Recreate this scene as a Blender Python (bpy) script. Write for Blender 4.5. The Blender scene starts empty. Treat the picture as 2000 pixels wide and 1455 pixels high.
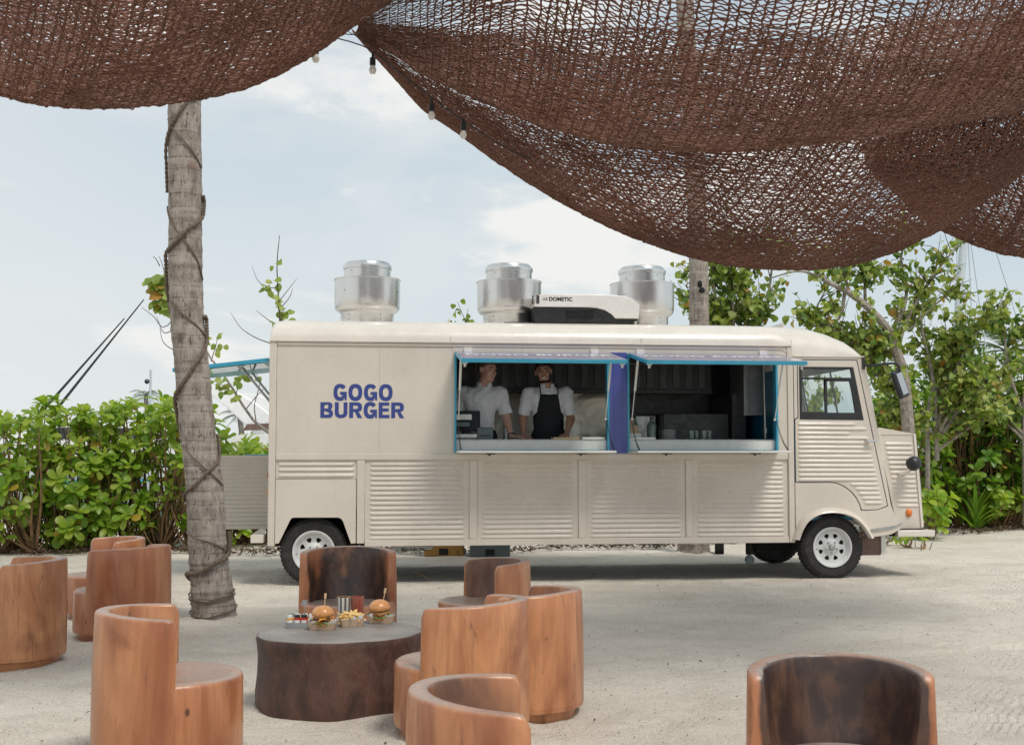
import bpy, bmesh, math, random
import numpy as np
from math import radians as R, sin, cos, pi
from mathutils import Vector, Matrix
from mathutils.geometry import tessellate_polygon

random.seed(7)
rng = np.random.default_rng(7)
sc = bpy.context.scene
col = sc.collection

# ------------------------------------------------------------------ camera
EYE = 1.37
PITCH = math.atan(152.5 / 2400.0)
cam = bpy.data.objects.new('camera', bpy.data.cameras.new('camera'))
col.objects.link(cam)
cam.location = (0, 0, EYE)
cam.rotation_euler = (R(90) + PITCH, 0, 0)
cam.data.sensor_width = 36
cam.data.lens = 43.2
cam.data.clip_start = 0.05
cam.data.clip_end = 3000
sc.camera = cam

# ------------------------------------------------------------------ sky, sun, exposure
SUN_EL, SUN_AZ = 58.0, 142.0      # azimuth: compass-style, 0 = +Y, 90 = +X
w = bpy.data.worlds.new("World"); sc.world = w; w.use_nodes = True
wt = w.node_tree; wt.nodes.clear()
def wn(t, **k):
    n = wt.nodes.new(t)
    for a, b in k.items(): setattr(n, a, b)
    return n
wout = wn('ShaderNodeOutputWorld'); wbg = wn('ShaderNodeBackground'); wbg.inputs[1].default_value = 0.072
sky = wn('ShaderNodeTexSky', sky_type='NISHITA'); sky.sun_disc = False
sky.sun_elevation = R(SUN_EL); sky.sun_rotation = R(SUN_AZ); sky.altitude = 0; sky.air_density = 1.0; sky.dust_density = 2.0; sky.ozone_density = 1.2
tc = wn('ShaderNodeTexCoord')
def wmix(fac, a, b):
    m = wn('ShaderNodeMix', data_type='RGBA')
    for sock, v in ((m.inputs[0], fac), (m.inputs[6], a), (m.inputs[7], b)):
        if hasattr(v, 'is_linked') or isinstance(v, bpy.types.NodeSocket): wt.links.new(v, sock)
        else: sock.default_value = v
    return m.outputs[2]
def wnoise(scale, zs, det, lo, hi, off=(0, 0, 0), rough=.55):
    mp = wn('ShaderNodeMapping'); wt.links.new(tc.outputs['Generated'], mp.inputs[0])
    mp.inputs['Scale'].default_value = (1, 1, zs); mp.inputs['Location'].default_value = off
    n = wn('ShaderNodeTexNoise'); n.inputs['Scale'].default_value = scale; n.inputs['Detail'].default_value = det
    n.inputs['Roughness'].default_value = rough; n.inputs['Distortion'].default_value = .25
    wt.links.new(mp.outputs[0], n.inputs['Vector'])
    r = wn('ShaderNodeMapRange'); r.interpolation_type = 'SMOOTHSTEP'; r.inputs[1].default_value = lo; r.inputs[2].default_value = hi
    wt.links.new(n.outputs['Fac'], r.inputs[0])
    return r.outputs[0]
base = wmix(.62, sky.outputs[0], (4.9, 6.15, 6.75, 1))                 # hazy tropical air over the clear sky
sx_ = wn('ShaderNodeSeparateXYZ'); wt.links.new(tc.outputs['Generated'], sx_.inputs[0])     # the veil thickens towards the left (west)
lf = wn('ShaderNodeMapRange'); lf.inputs[1].default_value = .05; lf.inputs[2].default_value = -.42; lf.inputs[3].default_value = 0; lf.inputs[4].default_value = .62; wt.links.new(sx_.outputs[0], lf.inputs[0])
ad = wn('ShaderNodeMath', operation='ADD'); ad.use_clamp = True; wt.links.new(wnoise(1.6, 2.2, 5, .42, .72, (1.35, .3, .2)), ad.inputs[0]); wt.links.new(lf.outputs[0], ad.inputs[1])
hz_ = wn('ShaderNodeMapRange'); hz_.interpolation_type = 'SMOOTHSTEP'; hz_.inputs[1].default_value = .30; hz_.inputs[2].default_value = .0; hz_.inputs[3].default_value = 0; hz_.inputs[4].default_value = .72; wt.links.new(sx_.outputs[2], hz_.inputs[0])
base = wmix(hz_.outputs[0], base, (6.9, 7.15, 7.2, 1))          # paler air towards the horizon
veil = wmix(ad.outputs[0], base, (7.0, 7.2, 7.2, 1))   # thin high veil
cl = wmix(wnoise(3.1, 3.2, 10, .53, .64, (.92, 1.1, .35), .60), veil, (7.6, 7.65, 7.45, 1)) # heaped cumulus
wt.links.new(cl, wbg.inputs[0]); wt.links.new(wbg.outputs[0], wout.inputs[0])

sd = bpy.data.lights.new('sun', 'SUN'); sd.energy = 1.3; sd.angle = R(16); sd.color = (1, .93, .84)
sun = bpy.data.objects.new('sun', sd); col.objects.link(sun)
_d = Vector((sin(R(SUN_AZ)) * cos(R(SUN_EL)), cos(R(SUN_AZ)) * cos(R(SUN_EL)), sin(R(SUN_EL))))
sun.rotation_euler = _d.to_track_quat('Z', 'Y').to_euler(); sun.location = _d * 40
sc.view_settings.view_transform = 'Standard'; sc.view_settings.look = 'None'
sc.view_settings.exposure = 0.7; sc.view_settings.gamma = 1.0; sc.view_settings.use_curve_mapping = False
sc.cycles.max_bounces = 8; sc.cycles.transparent_max_bounces = 8

# ------------------------------------------------------------------ helpers
def at(px, py, Y):
    """world point at forward distance Y seen at pixel (px, py) of the 2000 x 1455 photograph"""
    a = (px - 1000) / 2400.0; b = -(py - 727.5) / 2400.0
    r = Vector((a, cos(PITCH) - sin(PITCH) * b, sin(PITCH) + cos(PITCH) * b))
    t = Y / r.y
    return Vector((r.x * t, Y, EYE + r.z * t))
def ground(px, py):
    a = (px - 1000) / 2400.0; b = -(py - 727.5) / 2400.0
    r = Vector((a, cos(PITCH) - sin(PITCH) * b, sin(PITCH) + cos(PITCH) * b))
    t = -EYE / r.z
    return Vector((r.x * t, r.y * t, 0))

def tag(o, label=None, cat=None, group=None, kind=None):
    if label: o['label'] = label
    if cat: o['category'] = cat
    if group: o['group'] = group
    if kind: o['kind'] = kind
    return o
def empty(name, loc=(0, 0, 0), rz=0.0):
    o = bpy.data.objects.new(name, None); o.location = loc; o.rotation_euler = (0, 0, rz)
    o.empty_display_size = .1; col.objects.link(o); return o
def link(name, me, parent=None, loc=(0, 0, 0), rot=(0, 0, 0)):
    o = bpy.data.objects.new(name, me); o.location = loc; o.rotation_euler = rot
    if parent: o.parent = parent
    col.objects.link(o); return o
def copy_tree(o, parent=None):
    c = o.copy(); col.objects.link(c); c.parent = parent
    for ch in [x for x in o.children]: copy_tree(ch, c)
    return c

class MB:
    """collects shapes, links them as ONE mesh object"""
    def __init__(s): s.v = []; s.f = []; s.m = []
    def add(s, verts, faces, mat=0):
        n = len(s.v); s.v.extend([tuple(p) for p in verts])
        s.f.extend([tuple(i + n for i in f) for f in faces]); s.m.extend([mat] * len(faces)); return s
    def box(s, a, b, mat=0, M=None):
        (x0, y0, z0), (x1, y1, z1) = a, b
        vs = [(x0, y0, z0), (x1, y0, z0), (x1, y1, z0), (x0, y1, z0), (x0, y0, z1), (x1, y0, z1), (x1, y1, z1), (x0, y1, z1)]
        if M is not None: vs = [M @ Vector(p) for p in vs]
        return s.add(vs, [(0, 3, 2, 1), (4, 5, 6, 7), (0, 1, 5, 4), (1, 2, 6, 5), (2, 3, 7, 6), (3, 0, 4, 7)], mat)
    def tube(s, path, rad, n=8, mat=0, cap=True):
        P = [Vector(p) for p in path]; k = len(P)
        rs = rad if isinstance(rad, (list, tuple)) else [rad] * k
        t0 = (P[1] - P[0]).normalized(); up = Vector((0, 0, 1)) if abs(t0.z) < .9 else Vector((1, 0, 0))
        nrm = t0.cross(up).normalized(); vs = []
        for i in range(k):
            t = (P[min(i + 1, k - 1)] - P[max(i - 1, 0)]).normalized()
            nrm = (nrm - t * nrm.dot(t)).normalized(); bn = t.cross(nrm)
            for j in range(n):
                a = 2 * pi * j / n; vs.append(P[i] + (nrm * cos(a) + bn * sin(a)) * rs[i])
        fs = [(i * n + j, i * n + (j + 1) % n, (i + 1) * n + (j + 1) % n, (i + 1) * n + j) for i in range(k - 1) for j in range(n)]
        if cap: fs += [tuple(range(n - 1, -1, -1)), tuple((k - 1) * n + j for j in range(n))]
        return s.add(vs, fs, mat)
    def lathe(s, prof, n=32, mat=0, M=None, cap=True, wob=None):
        if prof[0] == prof[-1]: cap = False
        vs = []
        for (r, z) in prof:
            for j in range(n):
                a = 2 * pi * j / n; q = wob(a, z) if wob else 1.0
                vs.append((r * q * cos(a), r * q * sin(a), z))
        if M is not None: vs = [M @ Vector(p) for p in vs]
        k = len(prof)
        fs = [(i * n + j, i * n + (j + 1) % n, (i + 1) * n + (j + 1) % n, (i + 1) * n + j) for i in range(k - 1) for j in range(n)]
        if cap and prof[0][0] > 1e-6: fs.append(tuple(range(n - 1, -1, -1)))
        if cap and prof[-1][0] > 1e-6: fs.append(tuple((k - 1) * n + j for j in range(n)))
        return s.add(vs, fs, mat)
    def plate(s, outer, y0, y1, holes=(), mat=0, side=None, M=None):
        """polygon in the x-z plane given thickness along y"""
        loops = [list(outer)] + [list(h) for h in holes]
        tris = tessellate_polygon([[Vector((p[0], p[1], 0)) for p in l] for l in loops])
        flat = [p for l in loops for p in l]; n = len(flat)
        vs = [(p[0], y0, p[1]) for p in flat] + [(p[0], y1, p[1]) for p in flat]
        fs = []
        for t in tris:
            a, b, c = t
            ar = (flat[b][0] - flat[a][0]) * (flat[c][1] - flat[a][1]) - (flat[b][1] - flat[a][1]) * (flat[c][0] - flat[a][0])
            if ar < 0: a, b, c = a, c, b
            fs.append((a, b, c)); fs.append((c + n, b + n, a + n))
        sidef = []; o = 0
        for li, l in enumerate(loops):
            m = len(l); A = sum(l[i][0] * l[(i + 1) % m][1] - l[(i + 1) % m][0] * l[i][1] for i in range(m))
            ccw = (A > 0) == (li == 0)
            for i in range(m):
                a, b = o + i, o + (i + 1) % m
                sidef.append((a, a + n, b + n, b) if ccw else (b, b + n, a + n, a))
            o += m
        if M is not None: vs = [M @ Vector(p) for p in vs]
        k = len(s.v); s.add(vs, fs, mat)
        s.f.extend([tuple(i + k for i in f) for f in sidef]); s.m.extend([mat if side is None else side] * len(sidef))
        return s
    def mesh(s, name, mats, smooth=35):
        me = bpy.data.meshes.new(name); me.from_pydata(s.v, [], s.f); me.update()
        for m in (mats if isinstance(mats, (list, tuple)) else [mats]): me.materials.append(m)
        me.polygons.foreach_set('material_index', s.m)
        if smooth:
            me.polygons.foreach_set('use_smooth', [True] * len(me.polygons)); me.set_sharp_from_angle(angle=R(smooth))
        return me
    def build(s, name, mats, parent=None, loc=(0, 0, 0), rot=(0, 0, 0), smooth=35, bevel=0, seg=2):
        o = link(name, s.mesh(name, mats, smooth), parent, loc, rot)
        if bevel:
            b = o.modifiers.new('bevel', 'BEVEL'); b.width = bevel; b.segments = seg; b.limit_method = 'ANGLE'; b.angle_limit = R(40)
        return o
def np_mesh(name, V, F, mats, smooth=True, mi=None):
    """V (n,3), F (m,k) all polygons of k corners"""
    me = bpy.data.meshes.new(name); m, k = F.shape
    me.vertices.add(len(V)); me.vertices.foreach_set('co', np.ascontiguousarray(V, dtype=np.float32).ravel())
    me.loops.add(m * k); me.loops.foreach_set('vertex_index', np.ascontiguousarray(F, dtype=np.int32).ravel())
    me.polygons.add(m); me.polygons.foreach_set('loop_start', np.arange(0, m * k, k, dtype=np.int32))
    try: me.polygons.foreach_set('loop_total', np.full(m, k, dtype=np.int32))
    except Exception: pass
    for q in (mats if isinstance(mats, (list, tuple)) else [mats]): me.materials.append(q)
    if mi is not None: me.polygons.foreach_set('material_index', np.ascontiguousarray(mi, dtype=np.int32))
    me.update(calc_edges=True)
    if smooth: me.polygons.foreach_set('use_smooth', np.ones(m, dtype=bool))
    me.validate(); return me
def curve_pts(pts, n):
    """Catmull-Rom through points"""
    P = [Vector(p) for p in pts]; P = [P[0] * 2 - P[1]] + P + [P[-1] * 2 - P[-2]]; out = []
    m = len(P) - 3
    for i in range(n + 1):
        x = m * i / n; k = min(int(x), m - 1); t = x - k; a, b, c, d = P[k:k + 4]
        out.append(.5 * ((2 * b) + (c - a) * t + (2 * a - 5 * b + 4 * c - d) * t * t + (3 * b - a - 3 * c + d) * t ** 3))
    return out

# ------------------------------------------------------------------ materials
class NT:
    def __init__(s, name):
        s.m = bpy.data.materials.new(name); s.m.use_nodes = True; s.t = s.m.node_tree
        s.b = s.t.nodes['Principled BSDF']; s.out = s.t.nodes['Material Output']
        s.tc = s.t.nodes.new('ShaderNodeTexCoord')
    def n(s, t, **k):
        x = s.t.nodes.new(t)
        for a, b in k.items(): setattr(x, a, b)
        return x
    def l(s, a, b):
        if isinstance(a, bpy.types.NodeSocket): s.t.links.new(a, b)
        else: b.default_value = a
    def noise(s, scale, det=4, rough=.5, dist=0, sc=(1, 1, 1), vec=None, off=None):
        mp = s.n('ShaderNodeMapping'); mp.inputs['Scale'].default_value = sc
        s.l(vec or s.tc.outputs['Object'], mp.inputs[0])
        if off is not None: s.l(off, mp.inputs['Location'])
        x = s.n('ShaderNodeTexNoise'); x.inputs['Scale'].default_value = scale; x.inputs['Detail'].default_value = det
        x.inputs['Roughness'].default_value = rough; x.inputs['Distortion'].default_value = dist
        s.l(mp.outputs[0], x.inputs['Vector']); return x.outputs['Fac']
    def rng(s, v, a, b, c=0, d=1, smooth=True):
        x = s.n('ShaderNodeMapRange'); x.interpolation_type = 'SMOOTHSTEP' if smooth else 'LINEAR'
        for i, q in enumerate((v, a, b, c, d)): s.l(q, x.inputs[i])
        return x.outputs[0]
    def mix(s, f, a, b, mode='MIX'):
        x = s.n('ShaderNodeMix', data_type='RGBA', blend_type=mode)
        s.l(f, x.inputs[0]); s.l(a if not isinstance(a, tuple) else (*a, 1)[:4], x.inputs[6]); s.l(b if not isinstance(b, tuple) else (*b, 1)[:4], x.inputs[7])
        return x.outputs[2]
    def math(s, op, a, b=0):
        x = s.n('ShaderNodeMath', operation=op); s.l(a, x.inputs[0]); s.l(b, x.inputs[1]); return x.outputs[0]
    def bump(s, h, dist=.01, st=1.0, prev=None):
        x = s.n('ShaderNodeBump'); x.inputs['Distance'].default_value = dist; x.inputs['Strength'].default_value = st
        s.l(h, x.inputs['Height'])
        if prev is not None: s.l(prev, x.inputs['Normal'])
        s.l(x.outputs[0], s.b.inputs['Normal']); return x.outputs[0]
    def setc(s, c): s.l((*c, 1)[:4] if isinstance(c, tuple) else c, s.b.inputs['Base Color'])
    def set(s, **k):
        nm = dict(rough='Roughness', metal='Metallic', coat='Coat Weight', coatr='Coat Roughness', spec='Specular IOR Level', trans='Transmission Weight', ior='IOR', sss='Subsurface Weight', alpha='Alpha')
        for a, v in k.items(): s.l(v, s.b.inputs[nm[a]])
        return s
def plain(name, c, rough=.5, metal=0, var=.12, scale=6, bump=0, bscale=60, coat=0, dirt=None, coatr=.1):
    """painted / solid surface with mottling, faint roughness change and optional grime"""
    t = NT(name); f = t.noise(scale, 5, .6)
    lo = tuple(x * (1 - var) for x in c); hi = tuple(min(1, x * (1 + var)) for x in c)
    cc = t.mix(t.rng(f, .3, .7), lo, hi)
    if dirt:
        g = t.rng(t.noise(scale * .6, 7, .7, .4), .52, .75, 0, dirt[1]); cc = t.mix(g, cc, dirt[0])
    t.setc(cc); t.set(metal=metal, coat=coat, coatr=coatr, rough=t.rng(t.noise(scale * 3, 4), .3, .7, max(.02, rough - .06), min(1, rough + .08)))
    if bump: t.bump(t.noise(bscale, 4), bump)
    return t.m
M = {}
def leaf_mat(name, a, b, trans=.4, gloss=.35):
    t = NT(name); oi = t.n('ShaderNodeObjectInfo'); geo = t.n('ShaderNodeNewGeometry')
    r = t.math('FRACT', t.math('ADD', oi.outputs['Random'], t.math('MULTIPLY', geo.outputs['Random Per Island'], 1.0)))
    c = t.mix(r, a, b)
    t.setc(c); t.set(rough=gloss, spec=.5)
    tr = t.n('ShaderNodeBsdfTranslucent'); s2 = t.mix(1.0, c, (1.0, 1.05, .45), 'MULTIPLY')
    t.l(s2, tr.inputs[0]); mx = t.n('ShaderNodeMixShader'); mx.inputs[0].default_value = trans
    t.t.links.new(t.b.outputs[0], mx.inputs[1]); t.t.links.new(tr.outputs[0], mx.inputs[2]); t.t.links.new(mx.outputs[0], t.out.inputs[0])
    return t.m
# cream truck paint: weathered, with streaks and rust touches at random
def truck_paint(name, c, rough=.32):
    t = NT(name)
    f = t.rng(t.noise(1.3, 5, .6), .3, .7)
    cc = t.mix(f, tuple(x * .93 for x in c), tuple(x * 1.04 for x in c))
    st = t.rng(t.noise(5, 6, .7, 0, (2.4, 2.4, .35)), .55, .8, 0, .28)         # runs down the panel
    cc = t.mix(st, cc, (c[0] * .72, c[1] * .68, c[2] * .6))
    gr = t.rng(t.noise(26, 5, .7), .62, .8, 0, .22); cc = t.mix(gr, cc, (.36, .29, .22))
    t.setc(cc); t.set(rough=t.rng(t.noise(7, 5), .3, .7, rough - .08, rough + .12), coat=.25, coatr=.12)
    t.bump(t.noise(2.2, 3), .012, .5)
    return t.m
M['cream'] = truck_paint('cream_paint', (.66, .60, .525))
M['cream_roof'] = truck_paint('cream_roof_paint', (.70, .655, .59), .26)
M['teal'] = plain('teal_paint', (.035, .33, .50), .35, var=.08, coat=.2)
M['seamblue'] = plain('seam_blue', (.03, .13, .25), .5)
M['indigo'] = plain('indigo_paint', (.06, .08, .34), .35, var=.06, coat=.3)
t = NT('indigo_gloss'); t.setc((.10, .11, .34)); t.set(rough=.22, coat=1.0, coatr=.12, spec=.8); M['indigo_gloss'] = t.m
M['letter'] = plain('letter_vinyl', (.035, .06, .26), .45, var=.04)
M['white_print'] = plain('white_print', (.78, .78, .8), .4, var=.03)
M['black'] = plain('black_plastic', (.018, .019, .022), .42, var=.2)
M['soot'] = plain('wheel_well', (.006, .006, .007), .8, var=.2)
M['rubber'] = plain('tyre_rubber', (.017, .0165, .016), .72, var=.3, scale=14, dirt=((.16, .14, .11), .35), bump=.002, bscale=90)
M['rim'] = plain('white_rim', (.62, .63, .63), .35, var=.06, dirt=((.3, .25, .2), .3))
M['steel'] = plain('galvanised_steel', (.42, .43, .43), .42, metal=.9, var=.12, scale=9)
M['darksteel'] = plain('dark_steel', (.07, .072, .075), .45, metal=.6, var=.2)
M['chrome'] = plain('chrome', (.7, .7, .7), .15, metal=1, var=.05)
t = NT('spun_aluminium')
f = t.noise(3, 4, .6, .2, (1, 1, .25)); t.setc(t.mix(t.rng(f, .3, .7), (.69, .685, .67), (.73, .725, .71)))
t.set(metal=1.0, rough=t.rng(t.noise(2, 3, .5), .3, .7, .25, .29)); M['alu'] = t.m
t = NT('rippled_steel_sheet')
t.setc(t.mix(t.rng(t.noise(1.5, 3), .3, .7), (.42, .39, .33), (.74, .70, .61))); t.set(metal=.75, rough=.34)  # pale and dark swirl: reflections in the sheet put into the base colour
t.bump(t.noise(1.1, 2, .4, 2.4), .05, .8); M['ripple'] = t.m
M['brown_metal'] = plain('brown_flap', (.16, .10, .08), .6, var=.2)
M['orange'] = plain('orange_lens', (.75, .20, .03), .25, var=.05, coat=.4)
M['red'] = plain('red_lens', (.45, .02, .02), .25, var=.05, coat=.4)
M['ac_white'] = plain('appliance_white', (.78, .765, .72), .3, var=.04, dirt=((.4, .34, .26), .15))
M['bluewall'] = plain('blue_interior', (.008, .12, .22), .45, var=.12)
t = NT('window_glass'); t.setc((.75, .82, .80)); t.set(trans=1.0, rough=.02, ior=1.45); M['glass'] = t.m
t = NT('mirror_glass'); t.setc((.55, .56, .57)); t.set(metal=1, rough=.06); M['mirror'] = t.m
M['grille'] = plain('vent_grille', (.012, .013, .015), .6)

# sand: fine coral sand with trodden relief, damp patches, dark specks and drag marks
t = NT('coral_sand'); P = t.tc.outputs['Object']
big = t.noise(.35, 5, .6, .3); mid = t.noise(2.1, 6, .65); fine = t.noise(38, 4, .7); grain = t.noise(190, 3, .8)
c = t.mix(t.rng(big, .35, .65), (.67, .62, .545), (.79, .74, .66))
c = t.mix(t.rng(mid, .42, .72, 0, .55), c, (.54, .49, .42))
c = t.mix(t.rng(grain, .36, .62), t.mix(1.0, c, (.60, .585, .57), 'MULTIPLY'), t.mix(1.0, c, (1.2, 1.19, 1.17), 'MULTIPLY'))
sp = t.rng(t.noise(70, 3, .75), .66, .71, 0, .75); c = t.mix(sp, c, (.13, .11, .09))
sh = t.rng(t.noise(46, 2, .6, 0, (1, 1, 1)), .70, .74, 0, .6); c = t.mix(sh, c, (.85, .82, .76))
t.setc(c); t.set(rough=.93, spec=.2)
wv = t.n('ShaderNodeTexWave'); wv.inputs['Scale'].default_value = 7; wv.inputs['Distortion'].default_value = 5; wv.inputs['Detail'].default_value = 3
mp = t.n('ShaderNodeMapping'); mp.inputs['Rotation'].default_value = (0, 0, .5); t.l(P, mp.inputs[0]); t.l(mp.outputs[0], wv.inputs['Vector'])
trk = t.math('MULTIPLY', wv.outputs['Fac'], t.rng(t.noise(.5, 2), .54, .68, 0, .5))
h1 = t.bump(t.math('ADD', t.math('MULTIPLY', mid, 1.0), t.math('MULTIPLY', trk, .18)), .09, .9)
h2 = t.bump(fine, .016, .9, h1); t.bump(grain, .005, .9, h2)
M['sand'] = t.m
t = NT('sea_water'); t.setc((.02, .10, .11)); t.set(rough=.08, spec=.6); t.bump(t.noise(1.4, 6, .6), .12, .8); M['water'] = t.m
M['litter'] = plain('leaf_litter', (.10, .065, .04), .9, var=.5, scale=30, bump=.01)
M['pebble'] = plain('coral_pebble', (.42, .38, .32), .9, var=.45, scale=9)

# teak-like carved wood; wood_seed shifts the figure, wood_dark sets how dark the heartwood is
def wood_mat(name, hi, lo, heart, coat=.35, grey=.25):
    t = NT(name)
    at_ = t.n('ShaderNodeAttribute', attribute_type='OBJECT', attribute_name='wood_seed')
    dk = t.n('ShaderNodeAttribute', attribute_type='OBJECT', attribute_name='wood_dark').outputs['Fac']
    cv = t.n('ShaderNodeCombineXYZ')
    for i in range(3): t.l(t.math('MULTIPLY', at_.outputs['Fac'], (7.3, 3.1, 5.7)[i]), cv.inputs[i])
    off = cv.outputs[0]
    g = t.noise(4.5, 5, .5, 1.4, (1, 1, .20), off=off); g2 = t.noise(34, 5, .6, .5, (1, 1, .07), off=off)
    blot = t.noise(2.6, 4, .55, 1.2, (1, 1, .55), off=off)
    c = t.mix(t.rng(g, .26, .66), lo, hi)
    c = t.mix(t.rng(g2, .45, .80, 0, .38), c, tuple(x * .5 for x in lo)); c = t.mix(t.rng(t.noise(13, 5, .7, 1.2, (1, 1, .16), off=off), .60, .72, 0, .55), c, tuple(x * .40 for x in lo))
    c = t.mix(t.rng(blot, .50, .74, 0, .65), c, (lo[0] * .62, lo[1] * .5, lo[2] * .45))
    # heartwood towards the axis of the log
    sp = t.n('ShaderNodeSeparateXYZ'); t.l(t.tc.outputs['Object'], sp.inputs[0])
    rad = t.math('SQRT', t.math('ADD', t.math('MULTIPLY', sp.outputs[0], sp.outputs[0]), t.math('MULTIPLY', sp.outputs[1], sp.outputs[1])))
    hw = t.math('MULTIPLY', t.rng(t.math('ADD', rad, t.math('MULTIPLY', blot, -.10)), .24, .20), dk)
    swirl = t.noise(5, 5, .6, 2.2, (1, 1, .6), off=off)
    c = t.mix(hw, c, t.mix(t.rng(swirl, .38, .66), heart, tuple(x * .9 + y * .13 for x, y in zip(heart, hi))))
    vm = t.n('ShaderNodeMapping'); vm.inputs['Scale'].default_value = (1, 1, .6); t.l(t.tc.outputs['Object'], vm.inputs[0]); t.l(off, vm.inputs['Location'])
    vo = t.n('ShaderNodeTexVoronoi'); vo.inputs['Scale'].default_value = 7.5; t.l(vm.outputs[0], vo.inputs['Vector'])
    vs = t.n('ShaderNodeSeparateXYZ'); t.l(vo.outputs['Color'], vs.inputs[0])
    kn = t.math('MULTIPLY', t.rng(vo.outputs['Distance'], .11, .05, 0, .85), t.rng(vs.outputs[0], .55, .60)); c = t.mix(kn, c, (.055, .022, .013))
    wsp = t.math('MULTIPLY', t.rng(t.noise(8, 6, .75, 2.2, (1, 1, .22), off=off), .56, .68, 0, .6), t.rng(t.noise(2.2, 3, .5, .4, off=off), .45, .6)); c = t.mix(wsp, c, (.10, .042, .022))
    geo = t.n('ShaderNodeNewGeometry'); sn = t.n('ShaderNodeSeparateXYZ'); t.l(geo.outputs['Normal'], sn.inputs[0])
    up = t.rng(sn.outputs[2], .45, .92, 0, grey); up = t.math('MULTIPLY', up, t.rng(t.noise(4, 5, .6, .5, off=off), .3, .6, .5, 1))
    c = t.mix(up, c, (.42, .34, .29))                                       # weathered grey seats, plus sky sheen on upward rims put into the colour
    ck = t.rng(t.noise(3.1, 6, .75, 1.5, (1, 1, 1), off=off), .50, .505); ck2 = t.rng(t.noise(3.1, 6, .75, 1.5, (1, 1, 1), off=off), .505, .512, 1, 0)
    crack = t.math('MULTIPLY', t.math('MULTIPLY', ck, ck2), t.rng(sn.outputs[2], .7, .95, 0, .5)); c = t.mix(crack, c, (.06, .035, .03))
    tint = t.n('ShaderNodeAttribute', attribute_type='OBJECT', attribute_name='wood_tint').outputs['Fac']
    c = t.mix(t.math('MULTIPLY', tint, t.math('SUBTRACT', 1.0, t.math('MINIMUM', hw, 1.0))), c, (.30, .085, .045))
    t.setc(c); t.set(rough=t.rng(g2, .3, .7, .34, .50), coat=coat, coatr=.28, spec=.4)
    b = t.bump(blot, .012, .6); t.bump(g2, .0025, .6, b)
    return t.m
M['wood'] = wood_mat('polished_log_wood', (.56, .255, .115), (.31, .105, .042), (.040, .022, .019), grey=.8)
t = NT('dark_log_bark')
g = t.noise(7, 6, .65, .6, (1, 1, .35)); g2 = t.noise(30, 6, .7, .2, (1, 1, .5)); bl = t.noise(3, 5, .6)
c = t.mix(t.rng(g, .3, .7), (.040, .020, .016), (.115, .052, .036)); c = t.mix(t.rng(g2, .52, .8, 0, .6), c, (.21, .12, .085))
c = t.mix(t.rng(bl, .55, .72, 0, .5), c, (.16, .105, .08))
t.setc(c); t.set(rough=.62, coat=.08, coatr=.4); b = t.bump(g, .03, .8); t.bump(g2, .006, .8, b); M['bark_dark'] = t.m
t = NT('stump_top')
rg = t.n('ShaderNodeTexWave', wave_type='RINGS', rings_direction='Z'); rg.inputs['Scale'].default_value = 12; rg.inputs['Distortion'].default_value = 2.5; rg.inputs['Detail'].default_value = 3
t.l(t.tc.outputs['Object'], rg.inputs['Vector'])
c = t.mix(t.rng(t.noise(3, 5, .6), .3, .7), (.22, .205, .19), (.34, .32, .295)); c = t.mix(t.math('MULTIPLY', rg.outputs['Fac'], .22), c, (.10, .075, .06))
t.setc(c); t.set(rough=.5, coat=.12, coatr=.35); t.bump(rg.outputs['Fac'], .002, .5); M['stump_top'] = t.m

# palm bark
t = NT('palm_bark')
g = t.noise(16, 6, .65, .3, (1, 1, .35)); rg = t.noise(2.2, 3, .5, .3, (.35, .35, 6)); fi = t.noise(52, 4, .7, .3, (1, 1, .22))
c = t.mix(t.rng(g, .3, .7), (.21, .175, .15), (.42, .37, .325)); c = t.mix(t.rng(fi, .575, .63, 0, .8), c, (.06, .045, .036))
c = t.mix(t.rng(rg, .5, .62, 0, .4), c, (.50, .45, .40)); c = t.mix(t.rng(t.noise(5, 4, .6), .62, .72, 0, .5), c, (.06, .045, .035))
c = t.mix(t.rng(t.noise(2.6, 3, .5, 0, (1, 1, 1.6)), .68, .72, 0, .6), c, (.28, .12, .075))
sz = t.n('ShaderNodeSeparateXYZ'); t.l(t.tc.outputs['Object'], sz.inputs[0]); z5 = t.math('MULTIPLY', t.math('SINE', t.math('MULTIPLY', sz.outputs[2], 5.0)), .3)
ring = t.math('FRACT', t.math('ADD', t.math('ADD', t.math('MULTIPLY', sz.outputs[2], 8.5), z5), t.math('MULTIPLY', t.noise(7, 3), .35)))
ringd = t.math('MULTIPLY', t.rng(ring, .10, .0, 0, 1), t.rng(t.noise(9, 4, .7), .42, .55, 0, .8)); c = t.mix(ringd, c, (.05, .036, .028))
t.setc(c); t.set(rough=.9, spec=.2); b = t.bump(fi, .012, .8); t.bump(g, .02, .8, b); M['palm_bark'] = t.m
M['bark'] = plain('grey_bark', (.30, .265, .225), .85, var=.35, scale=14, bump=.01, bscale=30)
M['twig'] = plain('brown_twig', (.10, .07, .05), .85, var=.3, scale=12)
M['stem'] = plain('shrub_stem', (.20, .115, .055), .7, var=.45, scale=9)
M['rope'] = plain('hemp_rope', (.15, .115, .085), .9, var=.3, scale=60, bump=.004, bscale=160)
t = NT('net_twine'); g = t.noise(90, 3, .7); bg = t.noise(1.1, 3)
c = t.mix(t.rng(g, .3, .7), (.10, .042, .028), (.30, .145, .10)); c = t.mix(t.rng(bg, .3, .7, 0, .45), c, (.075, .040, .030))
t.setc(c); t.set(rough=.75, spec=.35); M['twine'] = t.m

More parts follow.
